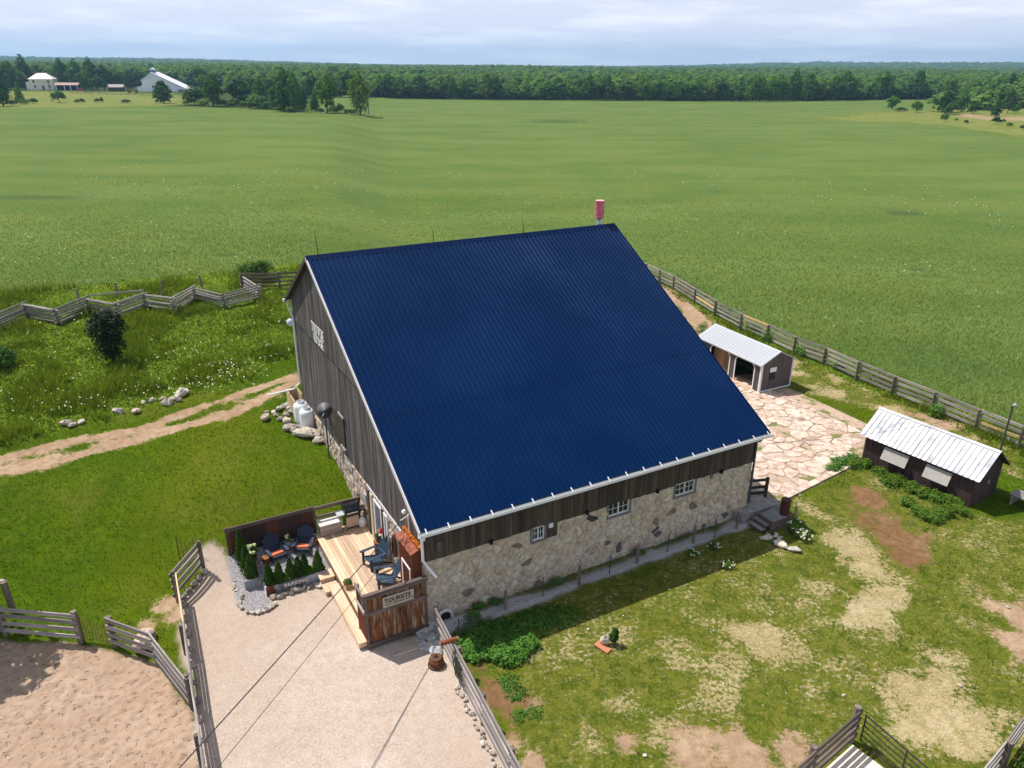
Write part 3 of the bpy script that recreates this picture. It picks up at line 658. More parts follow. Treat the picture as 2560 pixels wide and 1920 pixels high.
def gboards(z0, ztop, U0):
    v_ = WV0 - .03
    while v_ < WV1:
        wd = rnd.uniform(.19, .27); v1 = min(v_ + wd, WV1 + .02); a = z0 + rnd.uniform(-.02, .02); t0, t1 = min(roofz(v_) - .10, ztop), min(roofz(v1) - .10, ztop)
        if v_ < WF < v1: v1 = WF; t1 = min(HR - .10, ztop)
        if min(t0, t1) > a + .1:
            b = MB(); t = rnd.uniform(0, .012); b.prism([(v_ + .004, a), (v1 - .004, a), (v1 - .004, t1), (v_ + .004, t0)], U0 - .028 - t, U0, 'x'); b.build('board', BARNWOOD, siding)
        v_ = v1
gboards(HS + .05, 6.98, WU0 - .004); gboards(6.90, 20, WU0 - .048)
# roof
rf = MB()
rf.prism([(0, HE - .10), (WF, HR - .10), (WF + WB, HB - .10), (WF + WB, HB), (WF, HR), (0, HE)], .03, BL - .03, 'x')
roof = rf.build('roof', SOFFIT, barn)
NP = 18; PW = BL / NP
def panel_mesh(Ln):
    b = MB(); pr = [(0, 0)]
    for i in range(4):
        c = (i + .5) * PW / 4; pr += [(c - .050, 0), (c - .016, .030), (c + .012, .030), (c + .040, 0)]
    pr += [(PW, 0)]; n = len(pr)
    b.v = [(a, 0, z) for a, z in pr] + [(a, Ln, z) for a, z in pr]; b.f = [(i, i + 1, n + i + 1, n + i) for i in range(n - 1)]
    m = b.mesh('roof_panel'); m.materials.append(ROOFBLUE); return m
th = math.atan(KF); cs = 1 / math.cos(th); VS = 4.15; tb = math.atan(KB); cb = 1 / math.cos(tb)
m_low, m_up, m_back = panel_mesh((VS + .20) * cs), panel_mesh((WF - VS - .02) * cs), panel_mesh(WB * cb)
for i in range(NP):
    place('roof_panel', m_low, None, roof, loc=(i * PW, -.05, HE - .05 * KF + .012), rot=(th, 0, 0))
    place('roof_panel', m_up, None, roof, loc=(i * PW, VS, HE + VS * KF + .030), rot=(th, 0, 0))
    place('roof_panel', m_back, None, roof, loc=((i + 1) * PW, WF + WB + .05, HB - .05 * KB + .012), rot=(tb, 0, math.pi))
rc = MB(); rc.prism([(WF - .24, HR - .24 * KF + .052), (WF, HR + .075), (WF + .24, HR - .24 * KB + .052), (WF + .24, HR - .24 * KB + .04), (WF, HR + .045), (WF - .24, HR - .24 * KF + .04)], -.02, BL + .02, 'x')
rc.build('ridge_cap', ROOFCAP, roof)
for u_, m_ in ((-.025, TRIM), (BL - .025, ROOFCAP)):
    b = MB(); b.prism([(-.06, HE - .06 * KF - .12), (WF, HR - .12), (WF, HR + .05), (-.06, HE - .06 * KF + .05)], u_, u_ + .05, 'x'); b.build('rake_trim', m_, roof)
    b = MB(); b.prism([(WF, HR - .16), (WF + WB + .05, HB - .16 - .05 * KB), (WF + WB + .05, HB + .045 - .05 * KB), (WF, HR + .045)], u_, u_ + .05, 'x'); b.build('rake_trim', SOFFIT if u_ < 0 else ROOFCAP, roof)
fa = MB(); fa.box(.03, BL - .03, -.012, .02, HE - .20, HE - .02); fa.build('fascia', DARKWOOD, barn)
# gutters and downspouts
gt = MB(); gt.box(-.06, BL + .12, -.155, -.020, HE - .17, HE - .155); gt.box(-.06, BL + .12, -.170, -.155, HE - .17, HE - .055); gt.box(-.06, BL + .12, -.020, -.013, HE - .17, HE - .07)
gutter = gt.build('gutter', WHITEP, barn)
for k in range(20):
    u_ = .22 + k * (BL - .35) / 19; b = MB(); b.bar((u_, -.178, HE - .045), (u_, .0, HE + .055), .04, .012); b.build('bracket', WHITEP, gutter)
g2 = MB(); g2.box(-.1, BL, WF + WB + .02, WF + WB + .17, HB - .19, HB - .06); g2.build('gutter', WHITEP, barn)
def spout(pts, m_=WHITEP, r_=.05):
    b = MB(); b.tube(pts, r_, 6); return b.build('downspout', m_, barn)
spout([(.12, -.09, HE - .15), (.12, -.09, HE - .3), (.20, .30, HE - .5), (.22, .31, 2.78), (.30, .22, 2.62), (.52, -.12, 2.26)])
GREYPIPE = painted('grey_pipe', (.05, .055, .065), .5, .2)
spout([(15.6, -.09, HE - .15), (15.62, .1, HE - .4), (15.72, .33, 3.7), (15.74, .33, .62)], GREYPIPE, .055)
spout([(15.9, 1.1, 2.9), (15.9, 1.2, 2.2), (16.5, 1.4, 1.5), (17.3, 1.7, .9)], painted('blue_grey_pipe', (.42, .50, .58), .5, .2), .05)
spout([(.1, WF + WB + .09, HB - .2), (.1, WF + WB + .0, HB - .5), (.2, WV1 + .05, HB - .9), (.2, WV1 + .05, 3.5), (-.1, WV1 + .15, 3.2), (-1.3, WV1 + 1.0, 2.75)])
# front windows
def window(a, b, c, d, V0, axis='front', split=True):
    fr = MB(); t = .038
    def bx(x0, x1, z0, z1, y0, y1):
        if axis == 'front': fr.box(x0, x1, y0, y1, z0, z1)
        else: fr.box(y0, y1, x0, x1, z0, z1)
    f0 = V0 + .015; f1 = V0 + .10
    bx(a, b, c, c + t, f0, f1); bx(a, b, d - t, d, f0, f1); bx(a, a + t, c + t, d - t, f0, f1); bx(b - t, b, c + t, d - t, f0, f1)
    mid = (a + b) / 2
    if split: bx(mid - .02, mid + .02, c + t, d - t, f0, f1)
    wdw = fr.build('window', WHITEP, barn)
    for s0, s1 in (((a + t, mid - .02), (mid + .02, b - t)) if split else ((a + t, b - t),)):
        fr = MB(); bx(s0, s1, c + t, d - t, V0 + .07, V0 + .085); fr.build('pane', GLASS, wdw)
        fr = MB(); m2 = (s0 + s1) / 2; z2_ = (c + d) / 2
        bx(m2 - .007, m2 + .007, c + t, d - t, V0 + .045, V0 + .062); bx(s0, m2 - .007, z2_ - .007, z2_ + .007, V0 + .045, V0 + .062); bx(m2 + .007, s1, z2_ - .007, z2_ + .007, V0 + .045, V0 + .062)
        fr.build('muntin', WHITEP, wdw)
    fr = MB(); e = .09; bx(a - e, b + e, c - e, c, V0 - .045, V0 - .002); bx(a - e, a, c, d + .02, V0 - .03, V0 - .002); bx(b, b + e, c, d + .02, V0 - .03, V0 - .002)
    fr.build('surround', mat('grey_surround', (.17, .165, .17), .8), wdw)
    return wdw
for W in WINS: window(*W, WV0)
window(11.80, 12.90, 2.02, 2.66, WU0, 'gable'); window(8.45, 9.60, 2.25, 2.68, WU0, 'gable')
# beam ends, meter box, trim strip and doors on the gable
for u_ in (2.85, 6.99, 10.40, 13.82):
    b = MB(); b.box(u_ - .055, u_ + .055, WV0 - .16, WV0, HS - .06, HS + .10); b.build('beam_end', BLACK, barn)
b = MB(); b.box(.72, .90, WV0 - .12, WV0 - .06, 3.02, 3.40); b.build('wall_vent', BARNWOOD, barn)
b = MB(); b.box(5.28, 5.46, WV0 - .12, WV0 - .06, 2.55, 2.72); b.build('meter_box', WHITEP, barn)
b = MB(); b.box(WU0 - .075, WU0 - .03, 2.35, 6.35, HS - .10, HS + .045); strip_ = b.build('trim_strip', TRIM, barn)
for k in range(16):
    v_ = 2.5 + k * .245; b = MB(); b.box(WU0 - .082, WU0 - .074, v_, v_ + .05, HS - .05, HS); b.build('trim_hole', BLACK, strip_)
b = MB(); b.box(WU0 - .02, WU0 + .02, 3.95, 6.30, .45, HS - .10); b.build('door_recess', mat('door_recess', (.10, .085, .075), .8), barn)
for v0, v1, m_ in ((6.05, 6.25, DARKWOOD), (5.62, 5.86, painted('beige_post', (.55, .46, .32), .6, .2)), (4.40, 4.52, DARKWOOD)):
    b = MB(); b.box(WU0 - .12, WU0 - .02, v0, v1, .45, HS - .10); b.build('door_post', m_, barn)
for v0, v1 in ((4.60, 5.50), (3.98, 4.36)):
    b = MB(); z0, z1 = .50, 2.5; U0, U1 = WU0 - .09, WU0 - .02
    b.box(U0, U1, v0, v1, z1 - .1, z1); b.box(U0, U1, v0, v1, z0, z0 + .16); b.box(U0, U1, v0, v0 + .1, z0 + .16, z1 - .1); b.box(U0, U1, v1 - .1, v1, z0 + .16, z1 - .1)
    dr = b.build('door', WHITEP, barn); b = MB(); b.box(U0 + .03, U0 + .045, v0 + .1, v1 - .1, z0 + .16, z1 - .1); b.build('pane', mat('door_glass', (.10, .14, .19), .08, spec=.7), dr)
    b = MB(); b.box(U0 - .05, U0, v0 + .03, v0 + .07, 1.45, 1.6); b.build('handle', BLACK, dr)
b = MB(); b.box(WU0 - .10, WU0 - .055, 8.95, 10.4, 3.16, 4.62); hatch = b.build('hatch', DARKWOOD, barn)
b = MB(); b.box(WU0 - .16, WU0 - .10, 8.75, 9.5, 4.62, 4.72); b.box(WU0 - .16, WU0 - .056, 8.85, 9.5, 3.04, 3.14); b.build('hatch_ledge', GREYRAIL, hatch)
b = MB(); b.box(WU0 - .12, WU0 - .03, 6.42, 6.72, 1.75, 2.15); b.build('electric_box', painted('grey_box', (.33, .34, .36), .5, .1), barn)
# white slab-serif lettering painted on the upper boards
def lettering(parent, text, M, h, sx, m_, off=.02, ex=.004):
    cu = bpy.data.curves.new('lettering', 'FONT'); cu.body = text; cu.size = h / .72; cu.offset = off * h; cu.extrude = ex; cu.space_character = 1.02; cu.resolution_u = 3
    tmp = bpy.data.objects.new('tmp', cu); COL.objects.link(tmp); dg = bpy.context.evaluated_depsgraph_get(); me = bpy.data.meshes.new_from_object(tmp.evaluated_get(dg)); bpy.data.objects.remove(tmp)
    me.materials.clear(); me.materials.append(m_); o = bpy.data.objects.new('lettering', me); COL.objects.link(o); o.parent = parent
    o.matrix_basis = M @ Matrix.Diagonal((sx, 1, 1, 1)); return o
LETW = painted('letter_white', (.78, .77, .74), .8, .3, (.3, .28, .27), 9)
ML = Matrix(((0, 0, -1, 0), (-1, 0, 0, 0), (0, 1, 0, 0), (0, 0, 0, 1)))
def serif_row(text, v0, v1, zb, h):
    n = len(text); wd = (v0 - v1) / n
    for i, ch in enumerate(text):
        vc = v0 - wd * i
        o = lettering(barn, ch, Matrix.Translation((WU0 - .092, vc - .02, zb)) @ ML, h, (wd / (.62 * h / .72)) * (1.6 if ch == 'I' else .92), LETW, .045)
        b = MB()
        if ch in 'TIR': b.box(WU0 - .096, WU0 - .089, vc - wd * .72, vc - wd * .12, zb - .005, zb + h * .11)
        if ch in 'IVU': b.box(WU0 - .096, WU0 - .089, vc - wd * .86, vc - wd * .02, zb + h * .90, zb + h * 1.02)
        if b.v: b.build('serif', LETW, o.parent)
serif_row('TRIVUE', 12.85, 10.85, 7.44, .44); serif_row('RIDGE', 12.62, 11.02, 6.97, .40)
# chimney, lightning rods, service mast
pk = MB(); pk.lathe([(.13, HR - .6), (.13, HR + .45)], 14, (15.35, WF + .45, 0)); pk.build('chimney_pipe', painted('galvanised', (.42, .46, .50), .35, .2, metal=.6), barn, smooth=True)
PINK = painted('faded_red_drum', (.62, .115, .155), .55, .55, (.70, .42, .42), 3.0)
pk = MB(); z0 = HR + .34; pk.lathe([(.235, z0), (.25, z0 + .02), (.25, z0 + .06), (.24, z0 + .08), (.24, z0 + .28), (.25, z0 + .30), (.24, z0 + .32), (.24, z0 + .54), (.25, z0 + .56), (.24, z0 + .58), (.24, z0 + .80), (.25, z0 + .82), (.25, z0 + .86)], 18, (15.35, WF + .45, 0)); pk.build('chimney_drum', PINK, barn)
pk = MB(); pk.lathe([(.232, z0 + .855), (.232, z0 + .875)], 18, (15.35, WF + .45, 0)); pk.build('drum_lid', painted('drum_lid', (.70, .40, .33), .6, .3), barn)
for u_, h in ((.55, 1.05), (5.9, .75), (10.6, .8)):
    b = MB(); b.tube([(u_, WF, HR), (u_ - .02, WF, HR + h * .6), (u_ - .06, WF + .02, HR + h)], [.018, .012, .006], 5); b.build('lightning_rod', BLACK, barn)
b = MB(); b.tube([(WU0 - .10, 1.45, 2.75), (WU0 - .12, 1.45, 4.02)], .028, 6); b.tube([(WU0 - .12, 1.45, 3.98), (WU0 - .30, 1.75, 3.66)], .02, 6); b.build('service_mast', WHITEP, barn)
b = MB(); b.lathe([(.03, 0), (.08, .03), (.09, .09), (.05, .15)], 10, (WU0 - .16, 1.75, 3.9)); b.build('wall_lamp', WHITEP, barn)
b = MB(); b.lathe([(.02, -.2), (.14, -.14), (.2, 0), (.14, .14), (.02, .2)], 12, (.15, WV1 + .55, 6.6)); b.build('corner_lamp', painted('pale_blue_lamp', (.55, .66, .75), .3, .1), barn, smooth=True)

# ================================================================== DECK, SCREEN, PATIO
DZ = .50
deck = thing('deck', 'sunlit pale timber deck along the barn gable', 'deck', B(-.85, 3.7), BA)
def local(o): return Matrix.LocRotScale(o.location, o.rotation_euler, None).inverted()
def bl(parent, U, V, z): return local(parent) @ B(U, V, z)
dk = MB(); dk.box(-1.0, 1.10, -3.45, 3.45, .05, DZ - .035); dk.build('joist_frame', wood('joist', (.30, .19, .11), (.42, .29, .18), grain=(9, .7, 9)), deck)
nb = 15; bw = 2.13 / nb
for i in range(nb):
    b = MB(); b.box(-1.02 + i * bw + .005, -1.02 + (i + 1) * bw - .005, -3.5, 3.5, DZ - .034, DZ + rnd.uniform(-.002, .003)); b.build('board', DECKWOOD, deck)
b = MB(); b.box(-1.42, -1.04, -3.45, .15, .06, .26); b.build('lower_step', DECKWOOD, deck)
for (a, q, z) in ((.55, 1.75, .33), (-.1, .5, .18)):
    b = MB(); b.box(-1.62, -1.05, a, a + .55, z - .05, z); b.box(-1.60, -1.05, a + .03, a + .07, .03, z - .05); b.build('step', DECKWOOD, deck)
# corrugated sheet material pieces
def corr(name, p0, p1, z0, z1, m_, parent, pitch=.075, amp=.011, inv=True):
    """sheet of corrugated iron between two plan points, own thickness, standing upright"""
    p0 = Vector(p0); p1 = Vector(p1); d = (p1 - p0); L = d.length; d.normalize(); nrm = Vector((d.y, -d.x, 0)); n = max(4, int(L / pitch * 4)); b = MB()
    for s_ in (0, .004):
        for z in (z0, z1):
            for i in range(n + 1):
                q = p0 + d * (L * i / n) + nrm * (amp * math.sin(i * math.pi / 2) - s_); b.v.append((q.x, q.y, z))
    m = n + 1
    for i in range(n): b.f.append((i, i + 1, m + i + 1, m + i)); b.f.append((2 * m + i, 3 * m + i, 3 * m + i + 1, 2 * m + i + 1))
    return b.build(name, m_, parent, world=True)
RUST1 = rusty('rust_streaked', (.50, .42, .32), .565, (6.5, 6.5, .8)); RUST2 = rusty('rust_dark', (.075, .045, .038), .35); RUST3 = rusty('rust_red', (.30, .085, .045), .45, (10, 10, 2))
SCREENWOOD = wood('screen_wood', (.085, .062, .055), (.20, .155, .14), grain=(.8, 14, 14))
screen = thing('privacy_screen', 'screen of rust-streaked corrugated iron carrying a TOURISTS sign', 'screen', B(-.9, .18), BA)
for (U, V) in ((-1.95, .15), (.18, .15), (-1.95, 1.0)):
    bmesh_bar('post', B(U, V, -.1), B(U, V, 2.12), .10, .10, SCREENWOOD, screen)
for z, h in ((2.15, .11), (1.47, .13), (.16, .16)): bmesh_bar('rail', B(-2.0, .09, z), B(.25, .09, z), .05, h, SCREENWOOD, screen)
bmesh_bar('top_cap', B(-2.02, .15, 2.225), B(.27, .15, 2.225), .15, .035, SCREENWOOD, screen)
for z, h in ((2.15, .09), (1.47, .10)): bmesh_bar('rail', B(-2.02, .2, z), B(-2.02, 1.05, z), .05, h, GREYRAIL, screen)
for i in range(4):
    a = -1.90 + i * .515; corr('iron_sheet', B(a, .14), B(a + .525, .14), .2, 1.44, RUST1, screen); corr('iron_sheet', B(a, .13), B(a + .525, .13), 1.52, 2.11, RUST1, screen)
corr('iron_sheet', B(-1.98, 1.0), B(-1.98, .2), .2, 1.44, RUST3, screen); corr('iron_sheet', B(-1.98, 1.0), B(-1.98, .2), 1.50, 2.1, RUST1, screen)
sg = thing('tourist_sign', 'cream board lettered TOURISTS fixed to the rusty screen', 'sign', B(-.83, .06, 1.56), BA)
b = MB(); b.box(-.56, .56, -.012, .012, 0, .42); b.build('panel', painted('sign_cream', (.47, .40, .31), .8, .45, (.30, .22, .14), 5), sg)
MT = Matrix(((1, 0, 0, 0), (0, 0, -1, 0), (0, 1, 0, 0), (0, 0, 0, 1))); SIGNDK = mat('sign_ink', (.035, .032, .04), .8)
lettering(sg, 'TOURISTS', Matrix.Translation((-.50, -.013, .185)) @ MT, .17, .87, SIGNDK, .05)
lettering(sg, 'ACCOMMODATIONS', Matrix.Translation((-.48, -.013, .085)) @ MT, .055, 1.38, SIGNDK, .03)
cup = thing('iron_cupboard', 'narrow rusty red corrugated cupboard against the barn corner', 'cupboard', B(.1, 1.2, DZ), BA)
for p0, p1 in (((-.08, 1.85), (-.08, .6)), ((-.08, .6), (.26, .6))): corr('side', B(*p0), B(*p1), DZ, 3.02, RUST3, cup)
b = MB(); b.add([bl(cup, *q) for q in ((-.16, .5, 2.98), (-.16, 1.95, 2.98), (.26, 1.95, 3.14), (.26, .5, 3.14), (-.16, .5, 3.01), (-.16, 1.95, 3.01), (.26, 1.95, 3.17), (.26, .5, 3.17))], [(0, 1, 2, 3), (7, 6, 5, 4), (0, 4, 5, 1), (1, 5, 6, 2), (2, 6, 7, 3), (3, 7, 4, 0)])
b.build('roof', rusty('rust_roof', (.42, .10, .06), .48, (5, 5, 5)), cup)
b = MB()
for q in ((.75, .82, .6, 2.25), (1.5, 1.57, .6, 2.25)): b.box(*sorted((bl(cup, -.12, 0, 0).x, bl(cup, -.09, 0, 0).x)), q[0] - 1.2, q[1] - 1.2, q[2] - DZ, q[3] - DZ)
b.box(bl(cup, -.12, 0, 0).x, bl(cup, -.09, 0, 0).x, .82 - 1.2, 1.5 - 1.2, 2.18 - DZ, 2.25 - DZ); b.build('door_frame', WHITEP, cup)
gar = thing('flower_garland', 'orange artificial flowers strung along the rusty cupboard roof', 'garland', B(.1, 1.2, 3.15), BA)
for i in range(8):
    b = MB(); k = np.random.default_rng(i); V_ = leafcloud([(bl(gar, .2, .55 + i * .19, 0).x, bl(gar, .2, .55 + i * .19, 0).y, .06, .085, .085, .06)], 40, .05, k); o = place('flower', quads_mesh('flower', V_), mat('orange_petal', (.75, .22, .015), .7), gar)
b = MB(); b.tube([bl(gar, .22 - .1 * math.sin(i * 2.1), .5 + i * .11, 3.19 - .04) for i in range(14)], .012, 5); b.build('cord', mat('garland_cord', (.08, .02, .015), .7), gar)
# horse collar on the wall
hc = thing('horse_collar', 'long dark leather horse collar hung on the gable stonework', 'collar', B(.2, 3.15, 1.7), BA)
b = MB(); b.tube([(-.02, .17 * math.sin(t) * (1.0 - .25 * math.cos(t)), .46 * math.cos(t)) for t in np.linspace(0, 2 * math.pi, 28)[:-1]], [.055] * 27, 8, closed=True); b.build('ring', mat('collar_leather', (.10, .042, .028), .7), hc, smooth=True)
b = MB(); b.tube([(-.05, .14 * math.sin(t), .42 * math.cos(t)) for t in np.linspace(.2, 2 * math.pi - .2, 20)], .018, 6); b.build('hame', BLACK, hc)

# --- patio fence
pf = thing('patio_fence', 'dark rusty-panelled fence with plank rail behind the patio chairs', 'fence', B(-3.4, 7.38, .4), BA)
for U in (-5.2, -1.78): bmesh_bar('post', B(U, 7.40, -.2), B(U, 7.40, 1.68), .14, .14, SCREENWOOD, pf, round_=8)
bmesh_bar('post', B(.12, 7.35, .2), B(.12, 7.35, 1.6), .1, .1, SCREENWOOD, pf)
bmesh_bar('rail', B(-5.3, 7.36, 1.60), B(-1.8, 7.36, 1.60), .06, .16, SCREENWOOD, pf); bmesh_bar('rail', B(-1.8, 7.34, 1.58), B(.2, 7.34, 1.55), .06, .15, SCREENWOOD, pf)
bmesh_bar('rail', B(-1.8, 7.34, 1.15), B(.2, 7.34, 1.12), .05, .12, SCREENWOOD, pf); bmesh_bar('rail', B(-5.2, 7.33, .30), B(-1.8, 7.33, .30), .06, .16, SCREENWOOD, pf)
RUST4 = rusty('rust_maroon', (.13, .045, .032), .40)
for i in range(7): corr('iron_sheet', B(-5.13 + i * .47, 7.38), B(-5.13 + (i + 1) * .47 + .01, 7.38), .1, 1.53, RUST2 if i % 3 else RUST4, pf)
# --- planters
def planter(name, label, U0, U1, V0, V1, h, z0=0.0, sheets=6):
    t = thing(name, label, 'planter', B((U0 + U1) / 2, (V0 + V1) / 2, z0), BA); w2, d2 = (U1 - U0) / 2, (V1 - V0) / 2
    m_ = [rusty('galv_rust', (.40, .42, .45), .44, (9, 9, 3)), rusty('galv_clean', (.42, .45, .49), .28, (7, 7, 3)), RUST3]
    n = max(1, int(round((U1 - U0) / .3)))
    for i in range(n):
        a = -w2 + i * 2 * w2 / n; b = MB(); b.box(a, a + 2 * w2 / n - .006, -d2, -d2 + .025, 0, h + rnd.uniform(-.015, .01)); b.build('front_sheet', m_[0] if i < n * .55 and i else (m_[2] if i == 0 and 'PARKING' in label else m_[1]), t)
    b = MB(); b.box(-w2, -w2 + .025, -d2 + .026, d2, 0, h); b.build('end_panel', WHITEP if 'PARKING' in label else m_[1], t)
    b = MB(); b.box(w2 - .025, w2, -d2 + .026, d2, 0, h); b.build('end_panel', m_[1], t)
    b = MB(); b.box(-w2 + .026, w2 - .026, d2 - .025, d2, 0, h); b.build('back_panel', m_[1], t)
    b = MB(); b.box(-w2 + .026, w2 - .026, -d2 + .026, d2 - .026, .02, h - .06); b.build('soil', mat('planter_soil', (.30, .255, .22), .95), t)
    return t
pl1 = planter('long_planter', 'long galvanised planter lettered PARKING with a row of cedars', -4.42, -2.12, 4.62, 5.10, .42)
b = MB(); b.box(-.52, .42, -.262, -.243, .18, .40); o = b.build('sign_board', painted('parking_board', (.16, .14, .15), .8, .4, (.3, .25, .22), 6), pl1)
lettering(pl1, 'PARKING', Matrix.Translation((-.49, -.266, .205)) @ MT, .165, .94, mat('parking_white', (.82, .80, .78), .8), .03)
pl2 = planter('corner_planter', 'grey metal planter holding tall cedars and white hydrangeas', -5.05, -4.45, 5.40, 7.15, .40)

CEDAR = leaf('cedar_leaf', (.020, .058, .010), (.058, .120, .014), (.035, .080, .010), .2)
def cedar(U, V, z, h, r_, label, k):
    t = thing('cedar', label, 'shrub', B(U, V, z), rnd.random() * 6, 'little cedars in the planters'); q = np.random.default_rng(k)
    n = 1500; tt = q.random(n) ** .8; a = q.random(n) * 6.283; rr = r_ * (1 - tt) ** .75 * (.72 + .35 * q.random(n)) * (1 + .16 * np.sin(a * 3 + tt * 9)) + .012
    Cc = np.stack([rr * np.cos(a), rr * np.sin(a), .04 + h * tt], 1); Nn = np.stack([np.cos(a), np.sin(a), np.full(n, .5)], 1) + q.normal(size=(n, 3)) * .4
    place('foliage', quads_mesh('foliage', leaf_quads(Cc, Nn, .05, q)), CEDAR, t); b = MB(); b.tube([(0, 0, -.05), (0, 0, h * .8)], [.03, .008], 6); b.build('trunk', SOFFIT, t)
for i, U in enumerate((-4.22, -3.85, -3.42, -3.12, -2.88, -2.36)):
    cedar(U, 4.87, .36, (.85, .80, .82, .80, .86, .80)[i], .22, 'small cone-shaped cedar in the row of the PARKING planter', 20 + i)
cedar(-4.85, 6.75, .34, 1.45, .26, 'tall cedar at the fence end of the corner planter', 30); cedar(-4.80, 6.1, .34, 1.15, .25, 'mid-height cedar in the middle of the corner planter', 31); cedar(-4.72, 5.72, .34, .95, .26, 'shortest cedar at the open end of the corner planter', 32)
HYD = leaf('hydrangea_leaf', (.040, .110, .012), (.110, .200, .022), (.060, .130, .015), .3)
def leafy(name, label, cat, loc, blobs, n, size, m_, k, heads=0, hm=None, group=None, hsize=.06):
    t = thing(name, label, cat, loc, 0, group); q = np.random.default_rng(k); place('leaves', quads_mesh('leaves', leafcloud(blobs, n, size, q, .35)), m_, t)
    for i in range(heads):
        bb = blobs[q.integers(len(blobs))]; d = unit(q.normal(size=3)); d[2] = abs(d[2]); c = np.array(bb[:3]) + d * np.array(bb[3:]) * 1.0
        place('flower_head', quads_mesh('flower_head', leafcloud([(*c, hsize, hsize, hsize * .8)], 40, hsize * .5, q)), hm, t)
    b = MB(); b.tube([(0, 0, -.05), (0, 0, max(.1, blobs[0][2]))], [.015, .006], 5); b.build('stem', HYD, t)
    return t
leafy('hydrangea', 'hydrangea with round pale green-white heads in the corner planter', 'shrub', B(-4.52, 6.65, .34), [(0, 0, .45, .28, .28, .38), (.1, -.3, .35, .22, .25, .3)], 700, .055, HYD, 40, 14, mat('hydrangea_head', (.66, .72, .40), .8), hsize=.075)
leafy('leafy_plant', 'broad-leaved green plant between the cedars of the PARKING planter', 'plant', B(-3.62, 4.80, .34), [(0, 0, .14, .2, .15, .16), (-.1, 0, .1, .15, .12, .12)], 260, .055, HYD, 41)
leafy('leafy_plant', 'bright bushy green plant beside the last cedar in the planter', 'plant', B(-2.72, 4.80, .34), [(0, 0, .15, .22, .16, .18)], 260, .06, HYD, 42)
for (U, V, k) in ((-3.9, 6.45, 1), (-2.55, 5.35, 2), (-3.95, 6.1, 3)): leafy('ground_plant', 'small weed tuft growing through the patio gravel', 'plant', B(U, V, .02), [(0, 0, .06, .10, .1, .08)], 90, .04, HYD, 50 + k, group='weed tufts in the patio gravel')

# --- adirondack chairs
CHAIRBLUE = painted('chair_blue', (.022, .046, .085), .42, .12, (.10, .13, .17), 6); CUSHION = mat('cushion_orange', (.72, .185, .095), .9)
def chair(label, loc, heading, cushion):
    t = thing('adirondack_chair', label, 'chair', loc, heading + math.pi / 2, 'slatted garden chairs')
    for i in range(6):
        x0 = -.29 + i * .098; h = .92 - .05 * abs(i - 2.5) ** 1.35; fan = (i - 2.5) * .018
        b = MB(); b.add([(x0, .22, .24), (x0 + .088, .22, .24), (x0 + .088 + fan, .22 + h * .40, .24 + h * .82), (x0 + fan, .22 + h * .40, .24 + h * .82), (x0, .245, .235), (x0 + .088, .245, .235), (x0 + .088 + fan, .245 + h * .40, .235 + h * .82), (x0 + fan, .245 + h * .40, .235 + h * .82)], [(0, 1, 2, 3), (7, 6, 5, 4), (0, 4, 5, 1), (1, 5, 6, 2), (2, 6, 7, 3), (3, 7, 4, 0)]); b.build('back_slat', CHAIRBLUE, t)
    for i in range(6):
        y0 = -.34 + i * .098; z0 = .40 - (y0 + .34) * .30; b = MB(); b.box(-.29, .29, y0, y0 + .088, z0 - .022, z0); b.build('seat_slat', CHAIRBLUE, t)
    for s in (-1, 1):
        b = MB(); x = s * .345; b.prism([(x - .05, .34), (x + .05, .34), (x + .075, -.30), (x + .02, -.42), (x - .06, -.40), (x - .075, -.25)], .565, .59); b.build('arm', CHAIRBLUE, t)
        b = MB(); b.box(s * .31 - .015, s * .31 + .015, -.34, -.24, 0, .563); b.build('leg', CHAIRBLUE, t)
        b = MB(); b.prism([(-.36, .38), (-.36, .28), (.55, 0), (.66, 0), (.3, .19)], s * .28 - .013, s * .28 + .013, 'x'); b.build('leg', CHAIRBLUE, t)
    b = MB(); b.bar((-.34, .33, .545), (.34, .33, .545), .07, .025); b.build('back_brace', CHAIRBLUE, t)
    if cushion:
        b = MB(); b.add([(-.25, -.27, .40), (.25, -.27, .40), (.25, .19, .275), (-.25, .19, .275), (-.22, -.24, .485), (.22, -.24, .485), (.22, .16, .37), (-.22, .16, .37)], [(0, 3, 2, 1), (4, 5, 6, 7), (0, 1, 5, 4), (1, 2, 6, 5), (2, 3, 7, 6), (3, 0, 4, 7)]); b.build('cushion', CUSHION, t)
chair('dark blue slatted chair with orange cushion, nearer the corner planter', B(-3.55, 6.75, .02), R(-50), True)
chair('dark blue slatted chair with orange cushion, nearer the deck', B(-2.45, 6.72, .02), R(-88), True)
chair('dark blue slatted chair on the deck beside the horse collar', B(-.40, 3.95, DZ), R(-140), False)
chair('dark blue slatted chair on the deck beside the iron cupboard', B(-.42, 2.55, DZ), R(-165), False)
